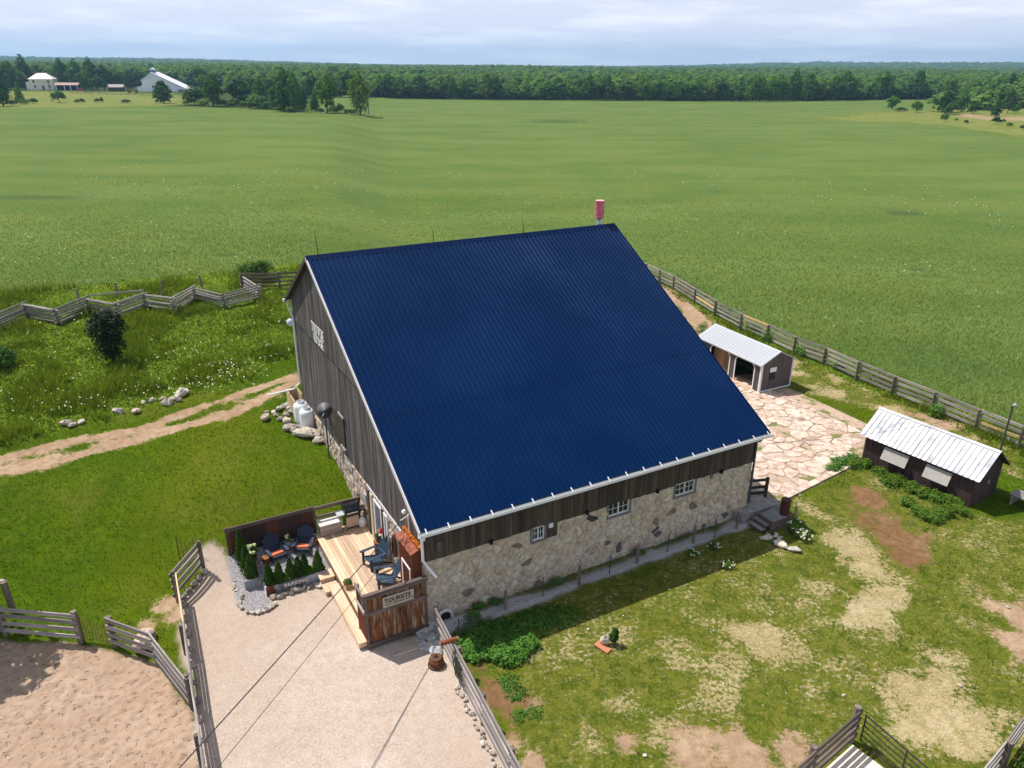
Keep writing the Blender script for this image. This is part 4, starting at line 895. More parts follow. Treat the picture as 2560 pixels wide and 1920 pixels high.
# --- rusty drums, pots, grill, storage box
RUSTDRUM = rusty('rust_drum', (.50, .17, .06), .50, (4, 4, 4))
def drum(label, loc, r_, h, name='rusty_drum', m_=None, group=None):
    t = thing(name, label, 'drum', loc, rnd.random() * 6, group); b = MB(); b.lathe([(r_ * .94, 0), (r_ * .96, h * .30), (r_, h * .33), (r_ * .96, h * .36), (r_ * .96, h * .64), (r_, h * .67), (r_ * .96, h * .7), (r_ * .96, h * .93)], 18); b.build('shell', m_ or RUSTDRUM, t)
    b = MB(); b.lathe([(r_ * 1.04, h * .931), (r_ * 1.04, h * .99), (r_ * .98, h)], 18); b.build('lid', m_ or RUSTDRUM, t); return t
drum('rusty drum stool standing beside the corner planter', B(-4.0, 6.55, .02), .16, .44)
drum('rusty drum stool standing against the deck edge', B(-2.02, 6.85, .02), .17, .46)
drum('rusty drum side table between the two cushioned chairs', B(-3.0, 7.0, .02), .20, .40)
POT = painted('zinc_pot', (.45, .47, .50), .4, .2)
def potted(label, loc, r_, h, flowers, m_pot, k):
    t = thing('flower_pot', label, 'flower pot', loc); b = MB(); b.lathe([(r_ * .72, 0), (r_, h), (r_ * 1.06, h + .01), (r_ * .9, h + .012), (r_ * .85, h - .03)], 14); b.build('pot', m_pot, t); q = np.random.default_rng(k)
    place('leaves', quads_mesh('leaves', leafcloud([(0, 0, h + .08, r_ * 1.1, r_ * 1.1, .12)], 160, .04, q, .3)), HYD, t)
    for i, m_ in enumerate(flowers):
        place('blooms', quads_mesh('blooms', leafcloud([(q.normal() * r_ * .6, q.normal() * r_ * .6, h + .18, .06, .06, .05)], 30, .035, q)), m_, t)
RED = mat('petal_red', (.62, .03, .05), .7); YEL = mat('petal_cream', (.72, .68, .22), .8)
potted('zinc pot of cream flowers on the rusty drum between the chairs', B(-3.0, 7.0, .42), .15, .22, [YEL, YEL, WHITE, WHITE], POT, 1)
drum('rusty red drum holding flowers beside the glass door', B(.02, 4.55, DZ), .2, .62)
potted('dark pot of red and white flowers beside the glass door', B(.02, 4.55, DZ + .62), .13, .18, [RED, WHITE, RED], mat('dark_pot', (.10, .11, .10), .6), 2)
potted('low bowl of red and white flowers behind the rusty screen', B(-1.35, .48, DZ), .24, .2, [RED, WHITE, WHITE, YEL], BLACK, 3)
b = thing('deck_planter', 'square wooden box of green herbs at the deck edge', 'planter', B(-1.72, 3.1, DZ), BA)
q = MB(); q.box(-.13, .13, -.16, .16, 0, .2); q.build('box', wood('planter_box', (.30, .17, .09), (.45, .28, .16)), b); place('leaves', quads_mesh('leaves', leafcloud([(0, 0, .24, .17, .18, .1)], 260, .04, np.random.default_rng(5), .3)), leaf('herb_leaf', (.10, .20, .012), (.20, .30, .03), (.14, .22, .02)), b)
sb = thing('storage_box', 'weathered grey plank storage box with a pale lid', 'box', B(-1.25, 7.02, DZ), BA)
for i in range(2): q = MB(); q.box(-.44, .44, -.24, -.215, .02 + i * .24, .25 + i * .24); q.build('plank', GREYRAIL, sb); q = MB(); q.box(-.44, .44, .215, .24, .02 + i * .24, .25 + i * .24); q.build('plank', GREYRAIL, sb)
for s in (-1, 1): q = MB(); q.box(s * .43 - .012, s * .43 + .012, -.214, .214, .02, .49); q.build('end_panel', GREYRAIL, sb)
q = MB(); q.box(-.47, .47, -.27, .27, .495, .54); q.build('lid', painted('box_lid', (.66, .64, .62), .6, .4), sb)
gr_ = thing('barbecue_grill', 'black-lidded gas barbecue with beige cabinet doors', 'grill', B(-.34, 7.0, DZ), BA)
BEIGE = painted('grill_beige', (.52, .40, .29), .5, .15); GBLACK = painted('grill_black', (.008, .012, .016), .3, .1)
for s in (-1, 1): q = MB(); q.box(min(0, s * .27), max(0, s * .27), -.24, -.22, .14, .62); q.build('door', BEIGE, gr_)
q = MB(); q.box(-.27, .27, -.215, .22, .12, .64); q.build('cabinet', GBLACK, gr_); q = MB(); q.box(-.30, .30, -.25, .25, .64, .78); q.build('firebox', GBLACK, gr_)
q = MB(); q.prism([(-.26, .79), (.26, .79), (.26, .98), (.16, 1.08), (-.06, 1.08), (-.24, .95)], -.31, .31, 'x'); q.build('lid', GBLACK, gr_)
q = MB(); q.bar((-.24, -.30, .83), (.24, -.30, .83), .03, .03); q.build('handle', painted('steel', (.6, .6, .6), .3, .1, metal=.8), gr_)
for s, m_ in ((-1, POT), (1, GBLACK)): q = MB(); q.box(min(s * .31, s * .60), max(s * .31, s * .60), -.2, .2, .74, .78); q.build('side_shelf', m_, gr_)
for s in (-1, 1):
    for y in (-.2, .18): q = MB(); q.box(s * .27 - .02, s * .27 + .02, y - .02, y + .02, 0, .12); q.build('leg', GBLACK, gr_)
q = MB(); q.tube([(.30, -.2, .085), (.34, -.2, .085)], .085, 14); q.build('wheel', mat('wheel_grey', (.4, .42, .42), .6), gr_)
b = thing('gas_cylinder', 'small white gas cylinder under the barbecue side shelf', 'gas cylinder', B(.06, 6.75, DZ), 0)
q = MB(); q.lathe([(.10, 0), (.12, .03), (.15, .06), (.15, .34), (.12, .40), (.05, .42)], 14); q.build('body', WHITEP, b, smooth=True); q = MB(); q.lathe([(.07, .41), (.08, .47), (.075, .48)], 10); q.build('collar', WHITEP, b)
b = thing('stepping_slab', 'flat blue-grey stone slab lying in the patio gravel', 'stone', B(-3.05, 5.75, .0)); q, _ = slab([(-.2, -.16), (.18, -.2), (.26, .05), (.1, .2), (-.18, .18)], .01, .06, rg); q.build('slab', stone('slab_stone', [(.33, .35, .40), (.38, .40, .44)]), b)
lan = thing('red_lantern', 'red lantern hanging by the white side door', 'lantern', B(.05, 4.25, 1.75)); q = MB(); q.lathe([(.04, -.12), (.055, -.08), (.055, .08), (.03, .13)], 10); q.build('body', RED, lan); q = MB(); q.tube([(0, 0, .12), (.05, 0, .25), (.2, .05, .3)], .008, 4); q.build('hook', BLACK, lan)
# ================================================================== STONES, TANKS, RIGHT CORNER
FIELDROCK = stone('field_rock', [(.42, .37, .32), (.52, .46, .38), (.32, .28, .25), (.58, .50, .40), (.24, .21, .20), (.46, .42, .38)])
PALEROCK = stone('pale_rock', [(.62, .56, .48), (.55, .50, .44), (.66, .60, .52)])
def rock(label, px, py, r_, k, sq=(1, .8, .6), m_=None, group=None, sink=.25, name='rock', pos=None):
    q = np.random.default_rng(k); p = pos or gp(px, py); b = boulder(r_, q, sq); o = b.build(name, m_ or FIELDROCK, None, loc=(p.x, p.y, p.z + r_ * sq[2] * (1 - sink)), rot=(q.normal() * .15, q.normal() * .15, q.random() * 6)); tag(o, label, 'rock', group); return o
for i, (x_, y_, r_) in enumerate([(455, 990, .42), (446, 1003, .2), (432, 1000, .17), (419, 1012, .30), (408, 1000, .18), (380, 1006, .22), (360, 1010, .18), (342, 1032, .25), (300, 1033, .25), (290, 1030, .2), (165, 1063, .26), (182, 1066, .22), (525, 917, .22), (540, 912, .22), (566, 910, .22), (205, 1058, .2), (700, 808, .2), (705, 887, .22), (672, 867, .2)]):
    rock('largest smooth pale boulder at the edge of the dirt track' if i == 0 else ('small pale field rock half hidden in the weeds above the dirt track' if i % 3 == 0 else 'small brown-grey field rock half hidden in the weeds above the dirt track'), x_, y_, r_, 100 + i, m_=PALEROCK if i % 3 == 0 else FIELDROCK, group=None if i == 0 else 'rocks along the weedy bank')
# stones round the gas tanks
for i, (x_, y_, r_) in enumerate([(664, 1049, .28), (667, 1033, .14), (685, 1033, .16), (697, 1025, .2), (710, 1019, .2), (722, 1015, .22), (735, 1013, .2), (728, 1030, .28), (716, 1040, .2), (700, 1050, .18), (718, 1058, .3), (722, 1075, .3), (736, 1079, .3), (748, 1072, .22), (690, 1040, .15)]):
    rock('loose rock in the heap around the white gas tanks', x_, y_, r_, 140 + i, m_=PALEROCK if 1 < i < 8 else FIELDROCK, group='rocks heaped round the gas tanks')
rock('big brown flat boulder lying below the white gas tanks', 770, 1090, .62, 160, (1.25, .6, .42)); rock('smaller brown boulder under the flat boulder by the barn', 797, 1105, .34, 161, (1.2, .7, .5))
TANKW = painted('tank_white', (.80, .81, .82), .35, .08, (.55, .56, .55), 3)
for i, (x_, y_, lab) in enumerate([(771, 1072, 'white gas tank standing in front of its twin by the gable'), (756, 1056, 'white gas tank half hidden behind its twin by the gable')]):
    p = gp(x_, y_); t = thing('gas_tank', lab, 'gas tank', p); q = MB(); q.lathe([(.26, -.05), (.27, .04), (.36, .08), (.365, .16), (.365, .88), (.34, 1.0), (.24, 1.08), (.1, 1.11)], 20); q.build('body', TANKW, t, smooth=True)
    q = MB(); q.lathe([(.17, 1.06), (.18, 1.20), (.165, 1.21), (.15, 1.10)], 14); q.build('collar', TANKW, t); q = MB(); q.lathe([(.03, 1.08), (.03, 1.18)], 8); q.build('valve', BLACK, t)
t = thing('satellite_dish', 'dark satellite dish on a tall pole beside the gable', 'satellite dish', B(.08, 11.4, 1.4), BA)
q = MB(); q.tube([(0, 0, -.1), (0, 0, 2.75)], .035, 8); q.build('pole', GREYPIPE, t)
q = MB(); prof = [(0.0001, 0)] + [(.36 * i / 5, .10 * (i / 5) ** 2) for i in range(1, 6)]; q.lathe(prof, 20); o = q.build('dish', painted('dish_grey', (.10, .10, .11), .5, .1), t, smooth=True, loc=(-.12, -.55, 2.85), rot=(R(60), R(-20), R(-20)))
q = MB(); q.tube([(0, 0, 2.7), (-.1, -.5, 2.83)], .025, 6); q.tube([(-.1, -.5, 2.8), (-.35, -.9, 2.75)], .015, 5); q.box(-.05, .1, .05, .35, 2.6, 2.72); q.build('arm', POT, t)
t = thing('plywood_bin', 'pale plywood bin at the back corner of the gable', 'bin', B(-.05, 16.5, 1.9), BA)
for x0, x1, y0, y1 in ((-.3, -.26, -.95, .85), (.24, .28, -.14, .85), (-.26, .24, -.95, -.91), (-.26, .24, .81, .85)): q = MB(); q.box(x0, x1, y0, y1, -.2, 1.0 if y1 > 0 else .8); q.build('panel', painted('plywood', (.56, .40, .24), .8, .25), t)
# patio edging stones
for i in range(26):
    tt = i / 25
    if tt < .62: p = B(-5.33 - .1 * math.sin(i) + .0, 7.2 - 2.9 * tt / .62, .02)
    else: p = B(-5.28 + 1.0 * (tt - .62) / .38, 4.05 - .25 * math.sin((tt - .62) * 8), .02)
    rock('small edging stone bordering the patio gravel', 0, 0, rnd.uniform(.07, .13), 200 + i, (1, .85, .55), PALEROCK if i % 2 else FIELDROCK, 'edging stones of the patio', pos=p, name='edging_stone')
for i in range(16): rock('rubble stone tucked along the foot of the PARKING planter', 0, 0, rnd.uniform(.06, .14), 240 + i, (1, .9, .8), FIELDROCK, 'stones below the PARKING planter', pos=B(-4.25 + i * .135, 4.42 + .07 * math.sin(i * 2.3), .0), name='planter_stone')
for i, (U, V, r_) in enumerate(((-2.35, 4.33, .28), (-2.02, 4.55, .26), (-2.1, 4.95, .22), (-1.95, 4.1, .18))):
    t = rock('flat flagstone step at the foot of the deck stairs', 0, 0, r_, 260 + i, (1.15, .8, .28), PALEROCK, 'flagstones at the deck stairs', pos=B(U, V, 0), name='flagstone')
# ---- stones along the right drive fence
E0, E1 = Vector((-2.55, 21.45, 0)), Vector((.95, 13.6, 0)); ed = (E1 - E0).normalized(); en = Vector((ed.y, -ed.x, 0))
if en.x > 0: en = -en
for i in range(30):
    p = E0 + ed * (2.6 + i * .2) + en * (.22 + .06 * math.sin(i * 1.7)); rock('kerb stone in the row under the drive fence', 0, 0, rnd.uniform(.05, .11), 300 + i, (1, .9, .7), PALEROCK if i % 6 == 0 else FIELDROCK, 'kerb stones beside the drive', pos=p, name='kerb_stone')
for i, (x_, y_, r_) in enumerate([(1065, 1575, .32), (1060, 1590, .2), (1078, 1595, .26), (1079, 1617, .32), (1090, 1632, .3), (1128, 1590, .14), (1148, 1588, .16), (1055, 1610, .15)]):
    rock('flat blue-grey stepping stone beside the rusty screen', x_, y_, r_, 340 + i, (1.2, .8, .3), stone('blue_rock', [(.36, .38, .42), (.50, .50, .50), (.30, .31, .33)]), 'stepping stones by the screen', name='stepping_stone')
# ---- iron wheel hub (stacked discs) and rusty cylinder on the fence
t = thing('iron_hub', 'rusty iron wheel hub standing on end beside the drive fence', 'hub', gp(1091, 1662)); q = MB(); q.lathe([(.29, 0), (.29, .05), (.25, .08), (.25, .24), (.22, .28), (.10, .29), (.09, .24)], 20); q.build('body', rusty('hub_rust', (.10, .045, .03), .5, (4, 4, 4)), t, smooth=False)
q = MB(); q.lathe([(.20, .285), (.20, .33), (.17, .345), (.085, .345), (.08, .30)], 18); q.build('flange', rusty('hub_rust2', (.20, .08, .05), .5, (4, 4, 4)), t); q = MB(); q.lathe([(.078, .28), (.078, .342)], 12); q.build('bore', BLACK, t)
t = thing('rusty_roller', 'rusty red cylinder mounted across the drive fence post', 'roller', (-1.98, 19.65, 1.3), R(18)); q = MB(); q.tube([(-.28, 0, 0), (.28, 0, .04)], .085, 14); q.build('barrel', rusty('roller_rust', (.40, .10, .045), .5, (4, 4, 4)), t)
for s in (-1, 1): q = MB(); q.tube([(s * .285, 0, .02 + s * .02), (s * .30, 0, .02 + s * .02)], .09, 14); q.build('end_cap', rusty('roller_end', (.55, .42, .34), .4, (4, 4, 4)), t)
# ---- fences
def rail_fence(label, pts, hts, hpost, m_rail, m_post, wd=.045, th=.14, side=.07, extra=(), group=None, name='rail_fence', round_post=8, rp=.15, jit=.0, ends=True, new=()):
    p0 = pts[0]; t = thing(name, label, 'fence', p0, 0, group)
    for i, p in enumerate(pts):
        if not ends and i in (0,): continue
        bmesh_bar('post', (p.x, p.y, p.z - .3), (p.x + rnd.gauss(0, .015), p.y + rnd.gauss(0, .015), p.z + hpost * rnd.uniform(.97, 1.03)), rp, rp, m_post, t, round_=round_post)
    for i in range(len(pts) - 1):
        a, c = pts[i], pts[i + 1]; d = (c - a).normalized(); n = Vector((d.y, -d.x, 0)) * side
        for k, h in enumerate(hts):
            m_ = NEWRAIL if (i, k) in new else m_rail
            bmesh_bar('rail', a + n + Vector((0, 0, h + rnd.gauss(0, .015))) - d * .1, c + n + Vector((0, 0, h + rnd.gauss(0, .015))) + d * .1, wd, th, m_, t)
    return t
H4 = (.30, .60, .90, 1.20); PW_ = wood('post_wood', (.11, .085, .07), (.27, .22, .19), grain=(.8, 9, 9))
def W3(p): return Vector((p[0], p[1], gz(p[0], p[1])))
fp = []
for a, c in zip(fence_pts[:-1], fence_pts[1:]):
    n = max(1, round((c - a).length / 2.9)); fp += [a.lerp(c, k / n) for k in range(n)]
fp.append(fence_pts[-1]); fp = [W3(p) for p in fp]
def nearest(px, py): q = un(px, py, 1); return min(range(len(fp) - 1), key=lambda i: ((fp[i] + fp[i + 1]) / 2 - Vector((q[0], q[1], 0))).to_2d().length)
rail_fence('long grey four-rail fence between the yard and the crop field', fp, (.28, .58, .90, 1.21), 1.28, GREYRAIL, PW_, side=-.09, new=((nearest(1885, 800), 3), (nearest(1760, 760), 1), (nearest(2500, 1070), 1)), name='field_fence', th=.15)
pA = [gp(510, 1424), gp(445, 1502)]; rail_fence('short slanting grey fence panel above the gravel drive', pA, H4, 1.32, GREYRAIL, PW_, name='slanting_fence', side=.08)
pB = [gp(447, 1506), Vector((-11.0, 20.44, 0)), Vector((-9.85, 18.05, 0)), Vector((-8.75, 15.9, 0)), Vector((-7.7, 13.7, 0))]; rail_fence('straight grey rail fence between sand ring and gravel drive', pB, H4, 1.25, GREYRAIL, PW_, name='drive_fence', side=-.08, new=((0, 3),))
pC = [Vector((-21, 21.6, 0)), gp(18, 1588), gp(202, 1606)]; pC = [W3(p) for p in pC]; rail_fence('grey four-rail fence along the top of the sand ring', pC, H4, 1.30, GREYRAIL, PW_, name='ring_fence', rp=.2)
pD = [gp(289, 1616), gp(396, 1655), Vector((-9.9, 18.15, 0))]; rail_fence('bent grey rail fence joining the ring to the drive fence', pD, H4, 1.30, GREYRAIL, PW_, name='corner_fence', rp=.18, side=.1)
q0 = gp(34, 1528); t = thing('gate_post', 'dark leaning post with a rail end on the lawn', 'post', q0); bmesh_bar('post', q0 - Vector((0, 0, .2)), q0 + Vector((-.05, .0, 1.3)), .22, .22, PW_, t, round_=8); bmesh_bar('rail', q0 + Vector((-.05, .05, 1.3)), q0 + Vector((-3.2, .3, 1.35)), .14, .06, GREYRAIL, t)
n_e = 4; pE = [E0 + (E1 - E0) * (k / n_e) for k in range(n_e + 1)]; rail_fence('grey rail fence on the right side of the gravel drive', pE, H4, 1.24, GREYRAIL, PW_, name='drive_side_fence', side=.08, rp=.17)
# plastic netting gate between the two ring posts, and a scrap by the slanting panel
NET = mat('netting', (.16, .12, .035), .8)
def netting(name, label, a, c, h0, h1, step=.11, sag=.15):
    t = thing(name, label, 'netting', a); d = c - a; n = max(2, int(d.length / step)); b = MB(); top = lambda s: h1 - sag * math.sin(math.pi * s) * 2
    for i in range(n + 1): s = i / n; p = d * s; b.bar((p.x, p.y, h0), (p.x, p.y, top(s)), .012, .012)
    m = int((h1 - h0) / step)
    for k in range(m + 1):
        z = h0 + k * step
        for i in range(n):
            s0, s1 = i / n, (i + 1) / n
            if z <= top((s0 + s1) / 2): p, q = d * s0, d * s1; b.bar((p.x, p.y, z), (q.x, q.y, z), .012, .012)
    b.build('mesh', NET, t); q = MB(); q.bar((0, 0, 0), (0, 0, h1), .03, .03); q.build('edge_bar', NET, t)
netting('net_gate', 'sagging brown netting gate across the ring entrance', gp(205, 1604) + Vector((.1, 0, 0)), gp(285, 1612), .05, 1.15); netting('net_scrap', 'scrap of brown netting beside the slanting fence panel', gp(450, 1398), gp(497, 1385), .1, 1.1, .13, .2)
rock('pinkish flat boulder behind the bent ring fence', 362, 1612, .55, 400, (1.3, .7, .45), stone('pink_rock', [(.55, .42, .36), (.58, .46, .40)]))
for i in range(9): p = pB[0].lerp(pB[3], .03 + i * .105); rock('stone lying under the straight drive fence', 0, 0, rnd.uniform(.1, .2), 410 + i, (1, .8, .6), FIELDROCK, 'stones under the straight fence', pos=p + Vector((.15, 0, 0)))
for i in range(5): p = pA[0].lerp(pA[1], .1 + i * .2); rock('stone lying under the slanting fence panel', 0, 0, rnd.uniform(.12, .2), 425 + i, (1, .8, .6), FIELDROCK, 'stones under the slanting panel', pos=p + Vector((.1, 0, 0)))
# zigzag split-rail fence
zz = [gp(*q) for q in ((-60, 790), (0, 827), (69, 795), (148, 812), (223, 781), (299, 795), (364, 771), (436, 783), (488, 753), (563, 772), (649, 750), (606, 722))]
t = thing('zigzag_fence', 'old zigzag fence of stacked split rails on the weedy bank', 'fence', zz[5])
for i in range(len(zz) - 1):
    a, c = zz[i], zz[i + 1]; d = (c - a).normalized()
    for k in range(6):
        z = .10 + k * .185 + (.09 if i % 2 else 0); n = Vector((d.y, -d.x, 0)) * rnd.gauss(0, .035)
        bmesh_bar('rail', a - d * .3 + n + Vector((0, 0, z + rnd.gauss(0, .03))), c + d * .3 + n + Vector((0, 0, z + rnd.gauss(0, .03))), rnd.uniform(.11, .16), .12, GREYRAIL, t, round_=5, taper=rnd.uniform(.7, 1), jit=.02)
bmesh_bar('rail', zz[4] + Vector((0, .3, 1.15)), zz[6] + Vector((0, .2, 1.3)), .13, .12, GREYRAIL, t, round_=5, jit=.02)
for i, q in enumerate(((200, 762), (292, 747), (406, 740), (507, 726))):
    p = gp(*q); o = bmesh_bar('fence_stake', p - Vector((0, 0, .2)), p + Vector((rnd.gauss(0, .06), 0, 1.25)), .16, .16, PW_, None, round_=7); tag(o, 'lone weathered stake standing in the weeds behind the zigzag fence', 'post', 'stakes behind the zigzag fence')
pF = [gp(607, 724), gp(700, 722), gp(795, 716), gp(900, 705)]; pF += [W3(pF[-1].lerp(fp[0], k / 7)) for k in range(1, 8)]; rail_fence('dark plank fence running behind the barn from the zigzag corner', pF, (.30, .62, .94, 1.25), 1.35, SCREENWOOD, SCREENWOOD, name='plank_fence', round_post=0, rp=.13)
# wire-mesh fence along the front wall
t = thing('mesh_fence', 'low wire-mesh fence on thin posts along the stone wall', 'fence', B(1.0, -.3), BA); MP = [(.95, -.9), (3.15, -.25), (4.73, -.28), (6.36, -.28), (7.76, -.33), (9.18, -.25), (10.74, -.25), (12.12, -.25), (13.2, -.35), (14.52, -.3)]
for i, (U, V) in enumerate(MP):
    if i % 2 and i: bmesh_bar('post', B(U, V, -.2), B(U, V, .85), .12, .12, PW_, t, round_=7)
    else: bmesh_bar('post', B(U, V, -.2), B(U, V, .9), .035, .035, GREYPIPE, t)
WIRE = mat('wire', (.20, .20, .21), .5, metal=.4)
for (a, c) in zip(MP[:-1], MP[1:]):
    b = MB(); p, q = B(*a), B(*c); d = q - p; n = int(d.length / .09)
    for i in range(n): s = p + d * (i / n); b.bar((s.x, s.y, .05), (s.x, s.y, .72), .004, .004)
    for k in range(8): b.bar((p.x, p.y, .06 + k * .094), (q.x, q.y, .06 + k * .094), .004, .004)
    b.build('wire_panel', WIRE, t, world=True)
# bottom right pen: rail fence, tubular gate, right fence
pc = gp(2126, 1853); pG = [pc, Vector((8.38, 15.62, 0)), Vector((6.6, 14.2, 0))]; rail_fence('dark four-rail fence at the corner of the gravel pen', pG, H4, 1.32, SCREENWOOD, PW_, name='pen_fence', side=-.09, rp=.2)
t = thing('tube_gate', 'black tubular steel gate hung on the pen corner post', 'gate', pc); ga, gb_ = pc + Vector((.2, -.15, 0)), Vector((11.7, 14.1, 0)); GM = painted('gate_black', (.02, .018, .018), .4, .3, (.12, .05, .03), 5)
def gpt(s, h): p = ga.lerp(gb_, s) - pc; return (p.x, p.y, h)
for k in range(6): b = MB(); b.tube([gpt(0, .22 + k * .19), gpt(1, .22 + k * .19)], .02 if k < 5 else .026, 7); b.build('bar', GM, t)
for s in (0, .45, 1): b = MB(); b.tube([gpt(s, .2), gpt(s, 1.19)], .024, 7); b.build('stile', GM, t)
pH = [Vector((15.9, 17.5, 0)), Vector((13.9, 15.8, 0)), Vector((11.9, 14.2, 0))]; rail_fence('grey rail fence above the dark shrub at the yard edge', pH, H4, 1.28, GREYRAIL, PW_, name='yard_fence', side=.09, rp=.18)
kind(tag(place('pen_gravel', MB().prism([tuple(q) for q in (pc.to_2d() + Vector((.0, -.15)), (7.2, 14.6), (7.2, 13), (12, 13), (12.2, 13.9))], .008, .03).mesh('pen_gravel'), mat('pen_gravel', build=lambda N, p: (lambda g: g.l(g.mix(g.rng(g.noise(g.coord('pos'), 4, 5, .7), .3, .7), (.66, .54, .44), (.80, .70, .60)), p.inputs['Base Color']))(NG(N)))), 'pale gravel floor of the pen', 'gravel'), 'structure')
# ---- paved pad with flagstones
rg2 = np.random.default_rng(12); PADSTONE = stone('pad_stone', [(.60, .46, .38), (.64, .51, .43), (.56, .42, .34), (.62, .49, .41), (.67, .54, .46)], sc=2.5)
_N = PADSTONE.node_tree; _g = NG(_N); _p = _N.nodes['Principled BSDF']; _c = _p.inputs['Base Color'].links[0].from_socket; _P = _g.coord('pos')
_g.l(_g.mix(_g.rng(_g.noise(_P, .75, 5, .65), .56, .68, 0, .8), _c, (.27, .165, .10)), _p.inputs['Base Color'])
base = MB().prism([(x_, y_) for x_, y_ in PAD][::-1], -.25, .028); padb = kind(base.build('stone_pad', mat('pad_bed', build=lambda N, p: (lambda g: g.l(g.mix(g.rng(g.noise(g.coord('pos'), 1.3, 4), .48, .62), g.mix(g.rng(g.noise(g.coord('pos'), 5, 4, .7), .3, .7), (.40, .27, .19), (.52, .38, .29)), (.16, .17, .05)), p.inputs['Base Color']))(NG(N)))), 'structure')
xs_, ys_ = [p[0] for p in PAD], [p[1] for p in PAD]; npad = 0
pu = lambda x_, y_: B(x_, y_)
cells = voronoi(15.8, 27.5, -2, 17, .74, rg2, 1.35, 1.1)
for p_, poly, ar in cells:
    wp = [B(a, c).to_2d() for a, c in poly]; cc = sum((Vector(q) for q in wp), Vector((0, 0))) / len(wp)
    if min(float(poly_sd(q.x, q.y, PAD)) for q in wp) < -.12 or rg2.random() < .05: continue
    wp = [(q.x, q.y) for q in wp]; b, c = slab(wp, rg2.uniform(.004, .05), .03, rg2, .96, .12); b.build('flagstone', PADSTONE, padb, loc=(c[0], c[1], .022 + rg2.uniform(0, .012))); npad += 1
kb = []
for k in range(7):
    a = Vector(PAD[1]).lerp(Vector(PAD[2]), k / 7); c = Vector(PAD[1]).lerp(Vector(PAD[2]), (k + 1) / 7 - .006); d = (c - a).normalized(); n = Vector((-d.y, d.x)) * .32
    b = MB(); b.prism([tuple(q) for q in (a, c, c + n, a + n)], .02, .085); b.build('edge_slab', PADSTONE, padb)
# ---- apron, platform and drum at the right barn corner
t = thing('concrete_apron', 'grey concrete ledge and apron at the right barn corner', 'ledge', B(15.9, .3), BA); CONC = stone('concrete', [(.30, .285, .27), (.34, .32, .30)], sc=3)
b = MB(); b.box(-1.0, -.2, -.45, .09, -.1, .46); b.build('ledge', CONC, t); b = MB(); b.box(-.19, 1.35, -.45, 1.1, -.1, .42); b.build('slab', CONC, t)
t = thing('plank_platform', 'grey plank platform with steps beside the right barn corner', 'platform', B(16.2, -.7), BA); GW2 = wood('platform_wood', (.19, .185, .175), (.33, .32, .30), grain=(14, .8, 14))
for i in range(7): b = MB(); b.box(-.58 + i * .166, -.58 + i * .166 + .158, -.52, .24, .50, .54); b.build('plank', GW2, t)
b = MB(); b.box(-.55, .55, -.48, .2, -.05, .495); b.build('frame', SCREENWOOD, t)
for i, z in enumerate((.36, .20)): b = MB(); b.box(-.84 - i * .24, -.60 - i * .24, -.42, .35, z - .04, z); b.build('step', GW2, t); b = MB(); b.box(-.80 - i * .24, -.76 - i * .24, -.40, .33, -.05, z - .04); b.build('riser', SCREENWOOD, t)
o = drum('tall dark red-brown drum standing on the plank platform', B(16.55, -1.0, .54), .21, .72, 'steel_drum', rusty('drum_maroon', (.10, .028, .022), .3, (3, 3, 3)))
bmesh_p = thing('corner_gate', 'dark plank half-gate at the right barn corner', 'gate', B(16.5, .8, .42), BA)
for z in (.25, .55, .90): bmesh_bar('rail', B(15.85, .95, .42 + z), B(17.1, .55, .42 + z), .05, .13, SOFFIT, bmesh_p)
for U, V in ((17.05, .58), (15.9, .95)): bmesh_bar('post', B(U, V, .35), B(U, V, 1.42), .12, .12, SOFFIT, bmesh_p)
o = bmesh_bar('stub_post', B(16.85, -1.35, -.1), B(16.85, -1.35, 1.0), .12, .12, PW_, None, round_=7); tag(o, 'short wooden post behind the maroon drum', 'post')
for i, (U, V, r_) in enumerate(((15.05, -1.5, .24), (15.35, -1.35, .12), (15.5, -1.55, .11), (15.62, -1.7, .12), (15.2, -2.15, .28), (15.45, -1.85, .12), (15.45, -2.65, .24), (15.7, -1.45, .1))): rock('pale stone in the heap below the plank platform', 0, 0, r_, 440 + i, (1.1, .8, .45), PALEROCK, 'stones below the platform', pos=B(U, V, 0))
leafy('daisy_clump', 'clump of white daisies in the shade of the platform', 'plant', B(16.6, -1.75, 0), [(0, 0, .28, .45, .4, .3), (.1, -.5, .2, .35, .35, .22)], 700, .05, HYD, 60, 34, WHITE, hsize=.045)
for i, (U, V) in enumerate(((12.6, -1.0), (11.5, -.9), (12.2, -2.2))): leafy('daisy_tuft', 'low daisy tuft in the shade before the stone wall', 'plant', B(U, V, 0), [(0, 0, .12, .3, .25, .14)], 200, .04, HYD, 70 + i, 12, WHITE, 'daisy tufts in the barn shade', .035)
BURD = leaf('burdock_leaf', (.055, .165, .022), (.135, .300, .045), (.090, .215, .030), .3)
VINE = leaf('vine_leaf', (.065, .150, .016), (.150, .260, .034), (.110, .190, .022), .3)
def patch(name, label, pts, n, size, m_, k, h=.25, rad=.5, group=None):
    q = np.random.default_rng(k); c = sum((gp(*p) for p in pts), Vector()) / len(pts); t = thing(name, label, 'plant', c, 0, group); bl_ = []
    for p in pts: g_ = gp(*p) - c; bl_.append((g_.x, g_.y, h * .4, rad * q.uniform(.7, 1.2), rad * q.uniform(.7, 1.1), h * q.uniform(.8, 1.2)))
    place('leaves', quads_mesh('leaves', leafcloud(bl_, n, size, q, .3, 1.2)), m_, t); b = MB(); b.tube([(0, 0, -.05), (0, 0, h)], .02, 5); b.build('stem', m_, t)
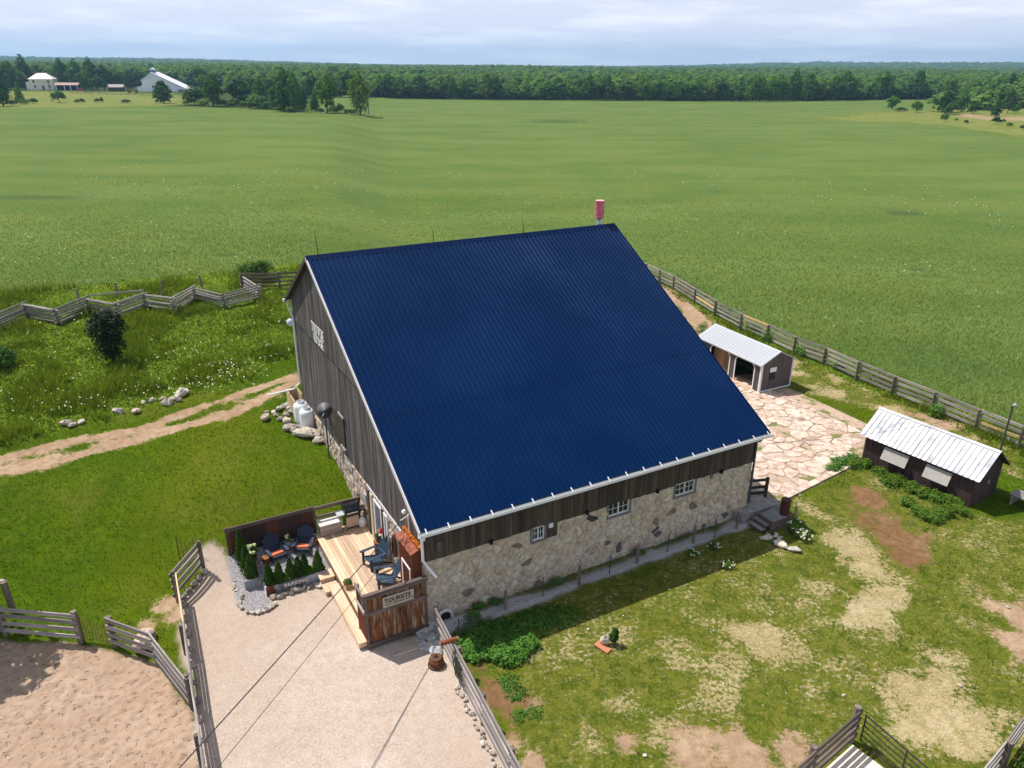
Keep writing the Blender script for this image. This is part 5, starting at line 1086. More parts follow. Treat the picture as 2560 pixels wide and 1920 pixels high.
patch('burdock_patch', 'dense patch of big green burdock leaves by the drive fence', [(1215, 1640), (1250, 1620), (1270, 1650), (1300, 1635), (1320, 1615), (1180, 1620), (1185, 1640), (1290, 1610), (1245, 1645)], 5500, .058, BURD, 80, .26, .42)
patch('weed_cover', 'dark green creeping weeds in the shade of the barn', [(1190, 1570), (1230, 1575), (1270, 1570), (1310, 1560), (1350, 1550), (1400, 1540), (1250, 1590), (1160, 1600), (1200, 1600)], 4500, .05, BURD, 81, .16, .75)
patch('weed_cover', 'green weed cover spilling past the burdock patch', [(1270, 1700), (1290, 1740), (1300, 1790), (1340, 1780), (1280, 1720)], 700, .04, BURD, 82, .08, .36)
patch('vine_bank', 'bright green creeping weeds along the front of the brown shed', [(2160, 1165), (2200, 1185), (2240, 1205), (2280, 1225), (2310, 1240), (2340, 1250), (2380, 1260), (2270, 1260), (2300, 1285), (2330, 1300), (2360, 1285), (2400, 1280), (2130, 1165), (2220, 1210)], 8500, .05, VINE, 83, .30, .50)
patch('grass_clump', 'tall green grass clump at the pad corner by the brown shed', [(2100, 1160), (2130, 1150), (2085, 1175)], 1500, .05, BURD, 84, .25, .5)
for i, (x_, y_) in enumerate([(1690, 790), (1752, 830), (1735, 745), (1790, 790), (1812, 793), (1835, 805), (1870, 830), (1890, 835), (1915, 855), (1995, 890), (2095, 925), (2335, 1040)]): patch('fence_shrub', 'leafy green weed shrub growing up the long field fence', [(x_, y_), (x_ + 8, y_ + 3)], 420, .06, BURD, 500 + i, .6, .34, 'shrubs along the field fence')
for i, (U, V) in enumerate(((1.9, -.1), (3.0, .15), (5.6, .1), (2.3, .2), (9.6, .15))): leafy('wall_weed', 'dark weed tuft at the foot of the front stone wall', 'plant', B(U, V, 0), [(0, 0, .12, .32, .14, .2)], 240, .045, BURD, 520 + i, group='weed tufts along the wall foot')
b = thing('stone_arch', 'white-painted stone arch over a drain in the wall foot', 'arch', B(.95, .3, 0), BA); q = MB(); q.tube([(-.25, 0, 0), (-.25, 0, .22), (-.15, 0, .36), (0, 0, .40), (.15, 0, .36), (.27, 0, .22), (.30, 0, 0)], .065, 7); q.build('arch', TRIM, b); q = MB(); q.box(-.2, .22, .0, .05, 0, .3); q.build('drain', BLACK, b)
# marker in the yard: brick, white stone, small juniper
yp = gp(1512, 1612); o = boulder(.22, np.random.default_rng(9), (.7, .7, 1)).build('marker_stone', PALEROCK, None, loc=(yp.x, yp.y, .2)); tag(o, 'upright whitish stone beside the little yard juniper', 'rock')
o = MB().box(-.28, .28, -.14, .14, 0, .07).build('clay_tile', mat('clay', (.50, .20, .11), .9), None, loc=(yp.x - .1, yp.y - .18, .02), rot=(0, .12, -.7)); tag(o, 'reddish clay tile lying against the whitish yard stone', 'tile')
t = thing('juniper', 'little upright juniper beside the whitish yard stone', 'shrub', (yp.x + .32, yp.y + .02, 0)); q = np.random.default_rng(14); place('foliage', quads_mesh('foliage', leafcloud([(0, 0, .28, .16, .16, .32), (.03, .02, .5, .1, .1, .18)], 700, .05, q, .3)), CEDAR, t); q = MB(); q.tube([(0, 0, -.05), (0, 0, .4)], .02, 5); q.build('stem', SOFFIT, t)
leafy('dark_shrub', 'dark green rounded shrub behind the yard fence', 'shrub', (15.0, 15.55, 0), [(0, 0, .5, .8, .7, .55), (.6, -.3, .4, .6, .6, .5), (-.5, -.6, .4, .7, .6, .5)], 2600, .07, leaf('shrub_dark', (.012, .045, .006), (.045, .11, .010), (.03, .08, .01)), 90)
for i, (x_, y_) in enumerate([(1612, 1890), (2533, 1818), (2000, 1240), (2520, 1520), (2400, 1715), (1470, 1575), (2110, 1740)]): rock('small pale stone lying loose in the dry yard', x_, y_, .07, 560 + i, (1, .8, .6), PALEROCK, 'pale stones in the yard')
# garden hose looped over the fence
hp0 = E0 + ed * 2.45; t = thing('garden_hose', 'dark green hose looped over the drive fence rails', 'hose', hp0)
b = MB(); b.tube([tuple(ed * (.17 * math.cos(k * .7) + .009 * k - .25) + en * (.16 + .02 * math.sin(k * 1.9)) + Vector((0, 0, .70 + (.40 + .05 * math.sin(k * .31)) * math.sin(k * .7)))) for k in range(58)], .016, 5); b.build('coil', mat('hose_green', (.040, .055, .030), .5), t)
# overhead service cables
def cable(name, label, a, c, sag, r_, m_):
    pts = []
    for k in range(25): s = k / 24; p = Vector(a).lerp(Vector(c), s); p.z -= sag * 4 * s * (1 - s); pts.append(p)
    tag(MB().tube(pts, r_, 6).build(name, m_, None), label, 'cable')
m0 = B(.02, 1.75, 3.66); m1 = Vector((-5.86, 17.03, 3.82)); d = (m1 - m0)
cable('service_cable', 'thick black overhead cable running down from the barn gable', m0, m0 + d * 4.2 + Vector((0, 0, .8)), .25, .017, mat('cable_grey', (.05, .045, .055), .6))
cable('service_cable', 'thin overhead wire running beside the thick cable', B(.02, 1.45, 3.2), B(.02, 1.45, 3.2) + d * 4.2 + Vector((.6, .2, .5)), .2, .008, BLACK)
sp_ = un(*(2060 + 1835 / 4.148, 960 + 690 / 4.148), 0)
t = thing('light_pole', 'thin grey pole with a lamp behind the brown shed', 'pole', (25.0, 34.9, 0)); b = MB(); b.tube([(0, 0, -.2), (.05, .05, 3.0)], .045, 8); b.build('pole', GREYPIPE, t); b = MB(); b.tube([(.05, .05, 2.98), (.12, 0, 3.06), (.2, -.03, 3.02)], [.05, .09, .04], 8); b.build('lamp', POT, t)
cable('shed_wire', 'thin wire running from the barn to the pole by the brown shed', B(15.75, 1.0, 3.2), Vector((25.05, 34.95, 2.9)), .35, .008, BLACK)

# ================================================================== SHEDS
def shed(name, label, A, deg, L, hw, he, hr, roof_m, wall_m, oe, oend):
    e = Vector((math.cos(R(deg)), math.sin(R(deg)), 0)); t = thing(name, label, 'shed', A, R(deg))     # local x along the length, local y outwards (front)
    return t
# run-in shelter
RW = wood('shelter_wood', (.085, .070, .068), (.155, .130, .125), grain=(9, 9, .6)); RWOOD2 = wood('shelter_plank', (.22, .11, .06), (.42, .24, .13), (.12, .075, .055), grain=(9, 9, .6)); RMETAL = painted('shelter_roof', (.46, .48, .52), .4, .06, (.5, .5, .52), 1.0)
run = thing('run_in_shelter', 'brown run-in shelter with white metal roof beside the stone pad', 'shelter', (15.15, 43.26, 0), R(117)); RL, RD, RE, RR = 5.8, 2.6, 1.88, 2.50
b = MB(); b.box(0, .06, -RD, 0, .06, RE); b.prism([(-RD, RE), (0, RE), (-RD / 2, RR - .02)], 0, .06, 'x'); b.build('end_wall', RW, run)
b = MB(); b.box(RL - .06, RL, -RD, 0, .06, RE); b.prism([(-RD, RE), (0, RE), (-RD / 2, RR - .02)], RL - .06, RL, 'x'); b.build('end_wall', RW, run)
b = MB(); b.box(.06, RL - .06, -RD, -RD + .06, .06, RE); b.build('back_wall', RW, run)
DO = ((.55, 2.25), (2.75, 4.6)); b = MB()
for x0, x1 in ((.06, .55), (2.25, 2.75), (4.6, RL - .06)): b = MB(); b.box(x0, x1, -.05, 0, .06, RE); b.build('front_panel', RW, run)
for x0, x1 in DO:
    b = MB()
    for s, xx in ((1, x0), (-1, x1)): b.prism([(xx, RE), (xx, RE - .36), (xx + s * .30, RE)] if s > 0 else [(xx, RE - .36), (xx, RE), (xx - .30, RE)], -.05, 0, 'y')
    b.build('arch_corner', RW, run)
    b = MB()
    for s, xx in ((1, x0), (-1, x1)):
        b.box(xx - .04, xx + .04, .005, .03, .06, RE - .36); b.bar((xx, .018, RE - .38), (xx + s * .30, .018, RE - .02), .03, .075, (0, 1, 0))
    b.box(x0 + .3, x1 - .3, .005, .03, RE - .06, RE); b.build('door_trim', WHITEP, run)
b = MB()
for k in range(10): b.box(2.80 + k * .178, 2.80 + k * .178 + .17, -.32, -.29, .06, RE)
b.build('inner_partition', RWOOD2, run)
b = MB(); b.box(.5, 4.7, -.04, .04, .03, .12); b.build('threshold', NEWRAIL, run)
for x0, x1, y0, y1 in ((-.03, .09, .001, .03), (-.03, -.001, -.1, 0), (-.03, -.001, -RD, -RD + .1)): b = MB(); b.box(x0, x1, y0, y1, .04, RE); b.build('corner_board', WHITEP, run)
b = MB(); b.box(-.03, -.001, -RD + .1, -.1, .04, .12); b.build('skirt', WHITEP, run)
b = MB(); b.box(-.03, -.002, -1.15, -.72, .75, 1.25); wdw = b.build('window', mat('shelter_opening', (.02, .02, .022), .6), run); b = MB(); b.box(-.05, -.031, -1.2, -.68, 1.26, 1.55); b.build('awning', WHITEP, wdw)
def gable_roof(parent, L, D, he, hr, oe, oend, m_, pw, th_=.03, soff=SOFFIT, purl=.02):
    k = (hr - he) / (D / 2)
    for s, nm in ((1, 'roof_slope'), (-1, 'roof_slope')):
        yo, yi = (oe, -D / 2) if s > 0 else (-D - oe, -D / 2); zo, zi = he - oe * k, hr
        b = MB(); pr = [(yo, zo), (yi, zi), (yi, zi + th_), (yo, zo + th_)]; b.prism(pr if s > 0 else pr[::-1], -oend, L + oend, 'x'); sl = b.build(nm, m_ if soff is None else soff, parent)
        n = max(1, round((L + 2 * oend) / pw)); w_ = (L + 2 * oend) / n
        for i in range(n):
            x0 = -oend + i * w_; b = MB(); q = [(yo + s * .03, zo + th_ + .004 - .03 * k), (yi, zi + th_ + .004)]
            vs = []
            for xx, up_ in ((x0, .035), (x0 + .03, .035), (x0 + .042, 0), (x0 + w_, 0)):
                for yy, zz_ in q: vs.append((xx, yy, zz_ + up_))
            b.add(vs, [((2 * j, 2 * j + 2, 2 * j + 3, 2 * j + 1) if s < 0 else (2 * j, 2 * j + 1, 2 * j + 3, 2 * j + 2)) for j in range(3)]); b.build('roof_sheet', m_, sl)
    b = MB(); b.prism([(-D / 2 - .1, hr + .0), (-D / 2, hr + .075), (-D / 2 + .1, hr + .0), (-D / 2 + .1, hr - .01), (-D / 2, hr + .05), (-D / 2 - .1, hr - .01)][::-1], -oend - .01, L + oend + .01, 'x'); b.build('ridge_cap', m_, parent)
gable_roof(run, RL, RD, RE, RR, .14, .12, RMETAL, .27, soff=WHITEP)
b = MB(); b.box(-.1, RL + .1, .10, .14, RE - .12, RE - .02); b.build('fascia', WHITEP, run)
# brown coop
BW = wood('coop_wood', (.045, .024, .026), (.085, .048, .048), grain=(9, 9, .6)); OLDTIN = painted('old_tin', (.52, .53, .56), .45, .8, (.27, .28, .31), .9)
coop = thing('brown_shed', 'dark brown board shed with old white tin roof and two grey shutters', 'shed', (20.87, 30.18, 0), R(125)); CL, CD, CE, CRZ = 5.3, 2.5, 1.60, 2.58
b = MB(); b.box(.05, CL - .05, -.05, -.02, -.05, CE); cw = b.build('front_wall', BW, coop)
for i in range(26): x0 = i * CL / 26; b = MB(); b.box(x0 + .004, x0 + CL / 26 - .004, -.019, rnd.uniform(.0, .008), .0, CE); b.build('board', BW, cw)
for x0, x1 in ((0, .05), (CL - .05, CL)):
    b = MB(); b.box(x0, x1, -CD, -.051, -.05, CE); b.prism([(-CD, CE), (-.02, CE), (-CD / 2, CRZ - .02)], x0, x1, 'x'); ew = b.build('end_wall', BW, coop)
    if x0 == 0:
        for i in range(12): y0 = -CD + i * CD / 12; ym = y0 + CD / 24; zt = CE + (CRZ - CE) * (1 - abs(ym + CD / 2) / (CD / 2)); b = MB(); b.box(-.03, -.002, y0 + .004, y0 + CD / 12 - .004, 0, zt - .05); b.build('board', BW, ew)
b = MB(); b.box(.05, CL - .05, -CD, -CD + .05, -.05, CE); b.build('back_wall', BW, coop)
SH = painted('shutter_grey', (.42, .39, .36), .7, .4, (.22, .22, .22), 4)
for x0, x1 in ((.95, 2.15), (3.0, 4.25)):
    b = MB(); b.add([(x0, .03, 1.30), (x1, .03, 1.30), (x1, .30, .72), (x0, .30, .72), (x0, .05, 1.315), (x1, .05, 1.315), (x1, .32, .735), (x0, .32, .735)], [(0, 1, 2, 3), (7, 6, 5, 4), (0, 4, 5, 1), (1, 5, 6, 2), (2, 6, 7, 3), (3, 7, 4, 0)]); b.build('shutter', SH, coop)
gable_roof(coop, CL, CD, CE, CRZ, .16, .28, OLDTIN, .24)
b = MB(); b.box(-.045, -.031, -1.5, -1.42, .8, .95); b.build('latch', POT, coop)
t = thing('plank_ramp', 'grey plank bench propped beyond the brown shed', 'bench', (23.4, 30.9, 0), R(125))
for k in range(4): b = MB(); b.box(-1.0, .0, -.1 + k * .2, .08 + k * .2, .5, .54); b.build('plank', GREYRAIL, t)
for x0 in (-.9, -.15): b = MB(); b.box(x0, x0 + .06, -.05, .65, 0, .499); b.build('trestle', GREYRAIL, t)
# ================================================================== TREES
def proj(X):
    d = np.array(X) - np.array([0, 0, CAMH]); return 1280 + F * d @ CR / (d @ FW), 960 - F * d @ CU / (d @ FW)
def height_to(p, ytop):
    lo, hi = .2, 60.
    for _ in range(40):
        m = (lo + hi) / 2
        if proj((p.x, p.y, p.z + m))[1] > ytop: lo = m
        else: hi = m
    return m
def px_m(p): return (np.array(p) - np.array([0, 0, CAMH])) @ FW / F
BARK = wood('bark', (.06, .045, .035), (.15, .12, .10), grain=(6, 6, .8))
TL = [leaf('tree_leaf_a', (0.0572, 0.1544, 0.0210), (0.1202, 0.2470, 0.0357), (0.0788, 0.1852, 0.0242), .4), leaf('tree_leaf_b', (0.0788, 0.1667, 0.0231), (0.1626, 0.2655, 0.0420), (0.0986, 0.1852, 0.0252), .4), leaf('tree_leaf_dark', (0.0296, 0.0926, 0.0199), (0.0709, 0.1544, 0.0294), (0.0444, 0.1173, 0.0221), .35), leaf('tree_leaf_c', (0.0611, 0.1457, 0.0273), (0.1281, 0.2285, 0.0441), (0.0808, 0.1667, 0.0294), .4)]
def crown_blobs(style, q):
    if style == 'broad': bl = [(0, 0, .62, .36, .36, .30), (0, 0, .30, .30, .30, .22), (.1, .1, .16, .26, .26, .14)] + [(.30 * math.cos(a), .30 * math.sin(a), q.uniform(.38, .72), q.uniform(.16, .25), q.uniform(.16, .25), q.uniform(.13, .20)) for a in np.arange(7) * .9 + q.random() * 3] + [(q.normal() * .1, q.normal() * .1, .86, .18, .18, .13)]
    elif style == 'tall': bl = [(0, 0, z, r_, r_, .16) for z, r_ in ((.09, .24), (.22, .32), (.36, .38), (.52, .40), (.68, .34), (.82, .24), (.93, .13))] + [(.28 * math.cos(a), .28 * math.sin(a), q.uniform(.2, .75), .17, .17, .12) for a in np.arange(8) * .8]
    elif style == 'cone': bl = [(0, 0, z, r_, r_, .12) for z, r_ in ((.10, .36), (.25, .42), (.42, .38), (.58, .29), (.74, .19), (.90, .09))]
    elif style == 'oval': bl = [(0, 0, z, r_, r_, .18) for z, r_ in ((.14, .36), (.32, .46), (.52, .44), (.70, .34), (.86, .2))]
    else: bl = [(0, 0, .45, .36, .36, .42)] + [(.3 * math.cos(a), .3 * math.sin(a), q.uniform(.25, .55), .22, .22, .24) for a in np.arange(6) * 1.05]
    return bl
PROTO = {}
def tree_mesh(style, v, n, size):
    k = (style, v, n)
    if k not in PROTO:
        q = np.random.default_rng(abs(hash((style, v))) % 99991 if False else 17 * v + len(style) * 101 + n); PROTO[k] = quads_mesh('crown_' + style, leafcloud(crown_blobs(style, q), n, size, q, .62, rand=.4))
    return PROTO[k]
def trunk_mesh(style):
    k = ('trunk', style)
    if k not in PROTO:
        b = MB(); b.tube([(0, 0, -.03), (.005, 0, .2), (-.01, .01, .45), (0, 0, .7)], [.028, .022, .016, .006], 7)
        if style in ('broad', 'tall', 'bush'):
            for a in range(5): c, s = math.cos(a * 1.3), math.sin(a * 1.3); b.tube([(0, 0, .22 + a * .06), (.12 * c, .12 * s, .38 + a * .06), (.22 * c, .22 * s, .50 + a * .06)], [.012, .008, .003], 5)
        PROTO[k] = b.mesh('trunk')
    return PROTO[k]
TREEM = {}; TONE = ['mid-green', 'light yellow-green', 'dark green', 'grey-green']; SHAPE = dict(broad='broad-headed', tall='tall narrow', oval='oval', bush='low round', cone='pointed')
def tree(label, p, h, wd, style, v, mi, n=1500, group=None, name='tree', cat='tree'):
    t = thing(name, label, cat, (p.x, p.y, p.z), rnd.random() * 6.28, group); me = tree_mesh(style, v, n, .052 if n > 700 else .075)
    key = (me.name, mi)
    if key not in TREEM: c = me.copy(); c.materials.clear(); c.materials.append(TL[mi]); TREEM[key] = c
    o = place('crown', TREEM[key], None, t); o.scale = (wd, wd, h)
    if style != 'bush' or h > 2: tm = trunk_mesh(style); o = place('trunk', tm, BARK, t); o.scale = (h * .9, h * .9, h)
    return t
MID = [ # base x, base y, top y, width px, style, leaf, label
 (487, 263, 208, 56, 'bush', 2, 'dark rounded bush at the foot of the white barn'), (534, 266, 180, 60, 'broad', 1, 'light green spreading tree beside the dark bush by the white barn'), (600, 263, 194, 66, 'broad', 2, 'broad dark round-headed tree in the middle of the hedgerow'), (652, 268, 199, 46, 'oval', 3, 'grey-green oval tree behind the wide hedgerow bush'),
 (647, 271, 231, 58, 'bush', 3, 'wide low bush in front of the oval hedgerow tree'), (586, 268, 241, 32, 'bush', 1, 'small olive bush below the dark round-headed tree'), (713, 278, 175, 56, 'tall', 2, 'tallest dark tree of the left hedgerow clump'), (738, 279, 187, 46, 'tall', 0, 'tall green tree leaning beside the tallest hedgerow tree'), (757, 274, 220, 30, 'oval', 2, 'short dark oval tree at the right of the tall clump'),
 (694, 275, 210, 44, 'broad', 3, 'mid-green tree at the left of the tall clump'), (788, 278, 224, 28, 'cone', 0, 'pointed evergreen beside the gap in the hedgerow'), (818, 282, 184, 58, 'broad', 0, 'tall open tree between the evergreen and the last tree'), (851, 282, 255, 24, 'bush', 1, 'small rusty green bush beside the last hedgerow tree'), (901, 286, 184, 62, 'tall', 1, 'big sunlit tree ending the hedgerow at the field'),
 (9, 266, 193, 46, 'oval', 2, 'dark dense tree in front of the farmhouse trees'), (51, 259, 206, 26, 'cone', 0, 'slim pointed evergreen below the farmhouse'), (34, 263, 247, 26, 'bush', 2, 'dark low bush left of the slim evergreen'), (62, 261, 245, 24, 'bush', 1, 'bright low bush at the foot of the slim evergreen'), (84, 259, 243, 22, 'bush', 2, 'dark low bush right of the slim evergreen'),
 (149, 257, 221, 32, 'bush', 0, 'round lone tree in the meadow below the carport'), (195, 257, 246, 18, 'bush', 1, 'bright small bush in the meadow'), (206, 257, 244, 15, 'bush', 2, 'dark small bush beside the bright meadow bush'), (243, 257, 243, 14, 'bush', 1, 'brownish small bush in the meadow'), (255, 257, 240, 9, 'bush', 0, 'narrow upright bush in the meadow'), (316, 258, 246, 24, 'bush', 1, 'flat olive bush on the meadow edge'), (409, 259, 203, 50, 'oval', 2, 'large dark oval evergreen before the white barn'),
 (2230, 273, 239, 34, 'broad', 0, 'lone leaning tree in the right-hand meadow'), (2252, 279, 266, 30, 'bush', 2, 'low dark hedge beside the lone leaning tree'), (2290, 281, 247, 27, 'bush', 0, 'compact round tree right of the lone leaning tree'), (2362, 284, 230, 40, 'tall', 2, 'dark tree leading the right-hand grove'), (2376, 286, 250, 30, 'bush', 2, 'rounded dark tree under the leading grove tree'), (2402, 279, 226, 42, 'tall', 0, 'tall tree in the middle of the right-hand grove'), (2434, 284, 254, 30, 'bush', 2, 'dark oval bush in front of the right-hand grove'),
 (2450, 271, 216, 54, 'broad', 0, 'broad tree behind the dark oval bush'), (2487, 292, 254, 28, 'oval', 2, 'dark upright evergreen beside the sandy lane'), (2518, 283, 250, 28, 'bush', 2, 'rounded evergreen behind the sandy lane'), (2540, 283, 257, 18, 'bush', 0, 'small evergreen at the end of the grove'), (2360, 303, 281, 20, 'bush', 0, 'young bushy tree in front of the sandy lane'), (2490, 310, 288, 22, 'bush', 2, 'dark shrub standing below the sandy lane'), (2508, 306, 296, 12, 'bush', 2, 'small shrub beside the dark lane shrub'), (2415, 309, 298, 11, 'bush', 2, 'tiny dark shrub in the rough meadow'), (2523, 317, 304, 16, 'bush', 1, 'small shrub low in the rough meadow'), (2555, 325, 310, 14, 'bush', 2, 'dark shrub at the meadow corner'), (2390, 302, 294, 8, 'bush', 1, 'tiny olive shrub by the sandy lane')]
for i, (x_, y_, yt, wpx, st, mi, lab) in enumerate(MID):
    p = gp(x_, y_); h = height_to(p, yt); tree(lab, p, h, wpx * px_m(p) * 1.04, st, i % 4, mi, 1500 if y_ - yt > 30 else 600, 'hedgerow and meadow trees', 'bush' if st == 'bush' and h < 5 else 'tree', 'bush' if st == 'bush' and h < 5 else 'tree')
for i, (x_, y_, hpx, wpx) in enumerate([(470, 262, 16, 26), (508, 266, 18, 30), (556, 267, 22, 34), (575, 268, 15, 26), (612, 269, 20, 32), (632, 271, 15, 26), (672, 273, 24, 36), (703, 279, 18, 30), (726, 281, 16, 28), (748, 280, 20, 30), (800, 283, 16, 24), (834, 284, 20, 26), (870, 285, 15, 22), (884, 287, 18, 26)]):
    p = gp(x_, y_); tree(TONE[i % 4] + ' low scrub filling the foot of the hedgerow', p, height_to(p, y_ - hpx), wpx * px_m(p), 'bush', i % 4, i % 4, 600, 'scrub in the hedgerow', 'bush', 'bush')
dp = gp(921, 285); t = thing('dead_tree', 'bare pale dead tree beside the big sunlit tree', 'tree', dp); h = height_to(dp, 210); b = MB(); b.tube([(0, 0, -.2), (.2, 0, h * .5), (.8, 0, h)], [.3, .22, .06], 7); b.build('trunk', GREYRAIL, t); b = MB(); b.tube([(.3, 0, h * .55), (2.0, 0, h * .8)], [.12, .04], 5); b.tube([(.15, 0, h * .3), (-1.5, 0, h * .55)], [.12, .04], 5); b.build('limbs', GREYRAIL, t)
for i, (x_, y_, yt, wpx, st, mi) in enumerate([(-10, 226, 158, 60, 'broad', 0), (28, 226, 150, 56, 'broad', 0), (66, 224, 142, 44, 'tall', 2), (98, 222, 160, 50, 'broad', 2), (130, 222, 166, 50, 'broad', 0), (160, 224, 150, 40, 'tall', 2), (196, 226, 152, 46, 'tall', 0), (232, 228, 150, 52, 'tall', 2), (262, 228, 160, 46, 'broad', 2), (290, 227, 172, 44, 'broad', 2), (327, 226, 178, 28, 'oval', 2), (180, 222, 172, 40, 'broad', 3), (215, 230, 175, 40, 'broad', 0), (248, 231, 185, 36, 'bush', 2), (45, 226, 170, 50, 'broad', 3)]):
    p = gp(x_, y_ - 2); tree(TONE[mi] + ' ' + SHAPE[st] + ' tree sheltering the distant farmhouse', p, height_to(p, yt), wpx * px_m(p) * 1.05, st, i % 4, mi, 1500, 'trees round the distant farmhouse')
# trees one can tell apart along the far edge of the field
EDGE = [(940, 243), (1000, 246), (1060, 247), (1157, 248), (1300, 249), (1400, 250), (1560, 252), (1736, 253), (1900, 254), (2000, 253), (2150, 250), (2300, 248), (2350, 250), (2600, 262)]
i = 0; x_ = 760
while x_ < 2590:
    y_ = float(np.interp(x_, [760, 940] + [e[0] for e in EDGE[1:]], [244, 243] + [e[1] for e in EDGE[1:]])) - .5
    wpx = rnd.uniform(26, 46); p = gp(x_, y_); st_ = rnd.choice(['broad', 'broad', 'tall', 'oval']); mi_ = rnd.choice([0, 0, 2, 2, 3, 1]); tree(TONE[mi_] + ' ' + SHAPE[st_] + ' tree in the front row of the far woodland', p, rnd.choice([5, 7, 8.5, 10, 11.5, 13.5]) * rnd.uniform(.9, 1.1) * (1.2 if x_ > 1900 else 1), wpx * px_m(p) * 1.25, st_, i % 4, mi_, 600, 'front row of the far woodland'); x_ += wpx * rnd.uniform(.45, .7); i += 1
# the wood behind: one mass, instanced
def gn_scatter(name, P, sc, rot, coll, m_label):
    me = bpy.data.meshes.new(name); me.from_pydata([tuple(q) for q in P], [], [])
    a = me.attributes.new('sc', 'FLOAT_VECTOR', 'POINT'); a.data.foreach_set('vector', sc.astype(np.float32).ravel()); a = me.attributes.new('rz', 'FLOAT', 'POINT'); a.data.foreach_set('value', rot.astype(np.float32))
    o = place(name, me, None); g = bpy.data.node_groups.new(name, 'GeometryNodeTree'); g.interface.new_socket('Geometry', in_out='INPUT', socket_type='NodeSocketGeometry'); g.interface.new_socket('Geometry', in_out='OUTPUT', socket_type='NodeSocketGeometry')
    N = g.nodes; gi = N.new('NodeGroupInput'); go = N.new('NodeGroupOutput'); ip = N.new('GeometryNodeInstanceOnPoints'); ci = N.new('GeometryNodeCollectionInfo'); ci.inputs[0].default_value = coll; ci.inputs['Separate Children'].default_value = True; ci.inputs['Reset Children'].default_value = True
    s1 = N.new('GeometryNodeInputNamedAttribute'); s1.data_type = 'FLOAT_VECTOR'; s1.inputs['Name'].default_value = 'sc'; s2 = N.new('GeometryNodeInputNamedAttribute'); s2.data_type = 'FLOAT'; s2.inputs['Name'].default_value = 'rz'; cx = N.new('ShaderNodeCombineXYZ'); ri = N.new('FunctionNodeRandomValue'); ri.data_type = 'INT'; ri.inputs['Max'].default_value = len(coll.objects) - 1
    mi = [s for s in ri.inputs if s.type == 'INT']; mi[0].default_value = 0; mi[1].default_value = len(coll.objects) - 1
    L = g.links; L.new(gi.outputs[0], ip.inputs['Points']); L.new(ci.outputs[0], ip.inputs['Instance']); ip.inputs['Pick Instance'].default_value = True; L.new([s for s in ri.outputs if s.type == 'INT'][0], ip.inputs['Instance Index']); L.new(s1.outputs[0], ip.inputs['Scale']); L.new(s2.outputs[0], cx.inputs[2]); L.new(cx.outputs[0], ip.inputs['Rotation']); L.new(ip.outputs[0], go.inputs[0])
    md = o.modifiers.new('scatter', 'NODES'); md.node_group = g; return o
coll = bpy.data.collections.new('wood_sources')
WOODL = [leaf('wood_leaf_a', (0.0739, 0.1791, 0.0273), (0.1380, 0.2594, 0.0441), (0.0936, 0.2038, 0.0294), .4), leaf('wood_leaf_b', (0.1035, 0.2038, 0.0336), (0.1922, 0.2964, 0.0588), (0.1232, 0.2223, 0.0357), .4), leaf('wood_leaf_c', (0.0414, 0.1235, 0.0273), (0.0838, 0.1852, 0.0399), (0.0542, 0.1420, 0.0294), .4), leaf('wood_leaf_d', (0.0887, 0.1667, 0.0420), (0.1478, 0.2408, 0.0630), (0.1035, 0.1852, 0.0441), .4)]
for k in range(8):
    me = quads_mesh('wood_crown', leafcloud(crown_blobs(['broad', 'oval', 'broad', 'bush'][k % 4], np.random.default_rng(900 + k)), 420, .085, np.random.default_rng(950 + k), .8, .3, .28)); me.materials.append(WOODL[[0, 1, 2, 0, 3, 1, 3, 2][k]]); coll.objects.link(bpy.data.objects.new('wood_crown', me))
q = np.random.default_rng(77); n = 54000; t_ = q.random(n); d = (330 ** .35 + t_ * (4200 ** .35 - 330 ** .35)) ** (1 / .35); a = (q.random(n) * 2 - 1) * R(50); x_, y_ = d * np.sin(a), d * np.cos(a)
keep = (poly_sd(x_, y_, FIELD) < -6) & (y_ > 240); L_ = Lookup(meadow); keep &= (L_(x_, y_) < .5)
far_l = gp(150, 224); keep &= ~((x_ / y_ < -.345) & (d < 640)); keep &= ~((x_ / y_ < -.24) & (d < 480)); keep &= ~((x_ < -60) & (d < 400))
x_, y_, d = x_[keep], y_[keep], d[keep]; wd = (9 + .0042 * d) * q.uniform(.8, 1.4, len(d)); h = q.uniform(8, 13, len(d)) * (.85 + .3 * fbm(x_ / 90, y_ / 90, 23, 2)) * (1 + .00004 * d)
o = gn_scatter('far_woodland', np.stack([x_, y_, T(x_, y_) - .5], 1), np.stack([wd, wd, h], 1), q.random(len(d)) * 6.28, coll, ''); kind(tag(o, 'mass of mixed green woodland reaching to the horizon', 'woodland'), 'stuff')
# bush on the weedy bank, bush at the left edge, tree outside the frame that shades the ring
bp_ = gp(283, 905); t = thing('hawthorn_bush', 'dark round-headed bush standing alone on the weedy bank', 'bush', bp_); q = np.random.default_rng(31); hb = height_to(bp_, 777); wpx = px_m(bp_)
V_ = leafcloud([(0, 0, hb * .62, 46 * wpx, 44 * wpx, hb * .27), (-.5, .2, hb * .72, 26 * wpx, 26 * wpx, hb * .2), (.5, 0, hb * .74, 26 * wpx, 26 * wpx, hb * .2), (.05, 0, hb * .34, 34 * wpx, 30 * wpx, hb * .3), (0, .1, hb * .84, 26 * wpx, 26 * wpx, hb * .14), (.1, -.1, hb * .15, 22 * wpx, 22 * wpx, hb * .18)], 5200, .085, q, .45)
place('crown', quads_mesh('crown', V_), leaf('haw_leaf', (.016, .030, .012), (.045, .062, .022), (.026, .044, .016), .15), t); b = MB(); b.tube([(0, 0, -.1), (.05, 0, hb * .3), (0, 0, hb * .6)], [.1, .08, .03], 6); b.build('trunk', BARK, t)
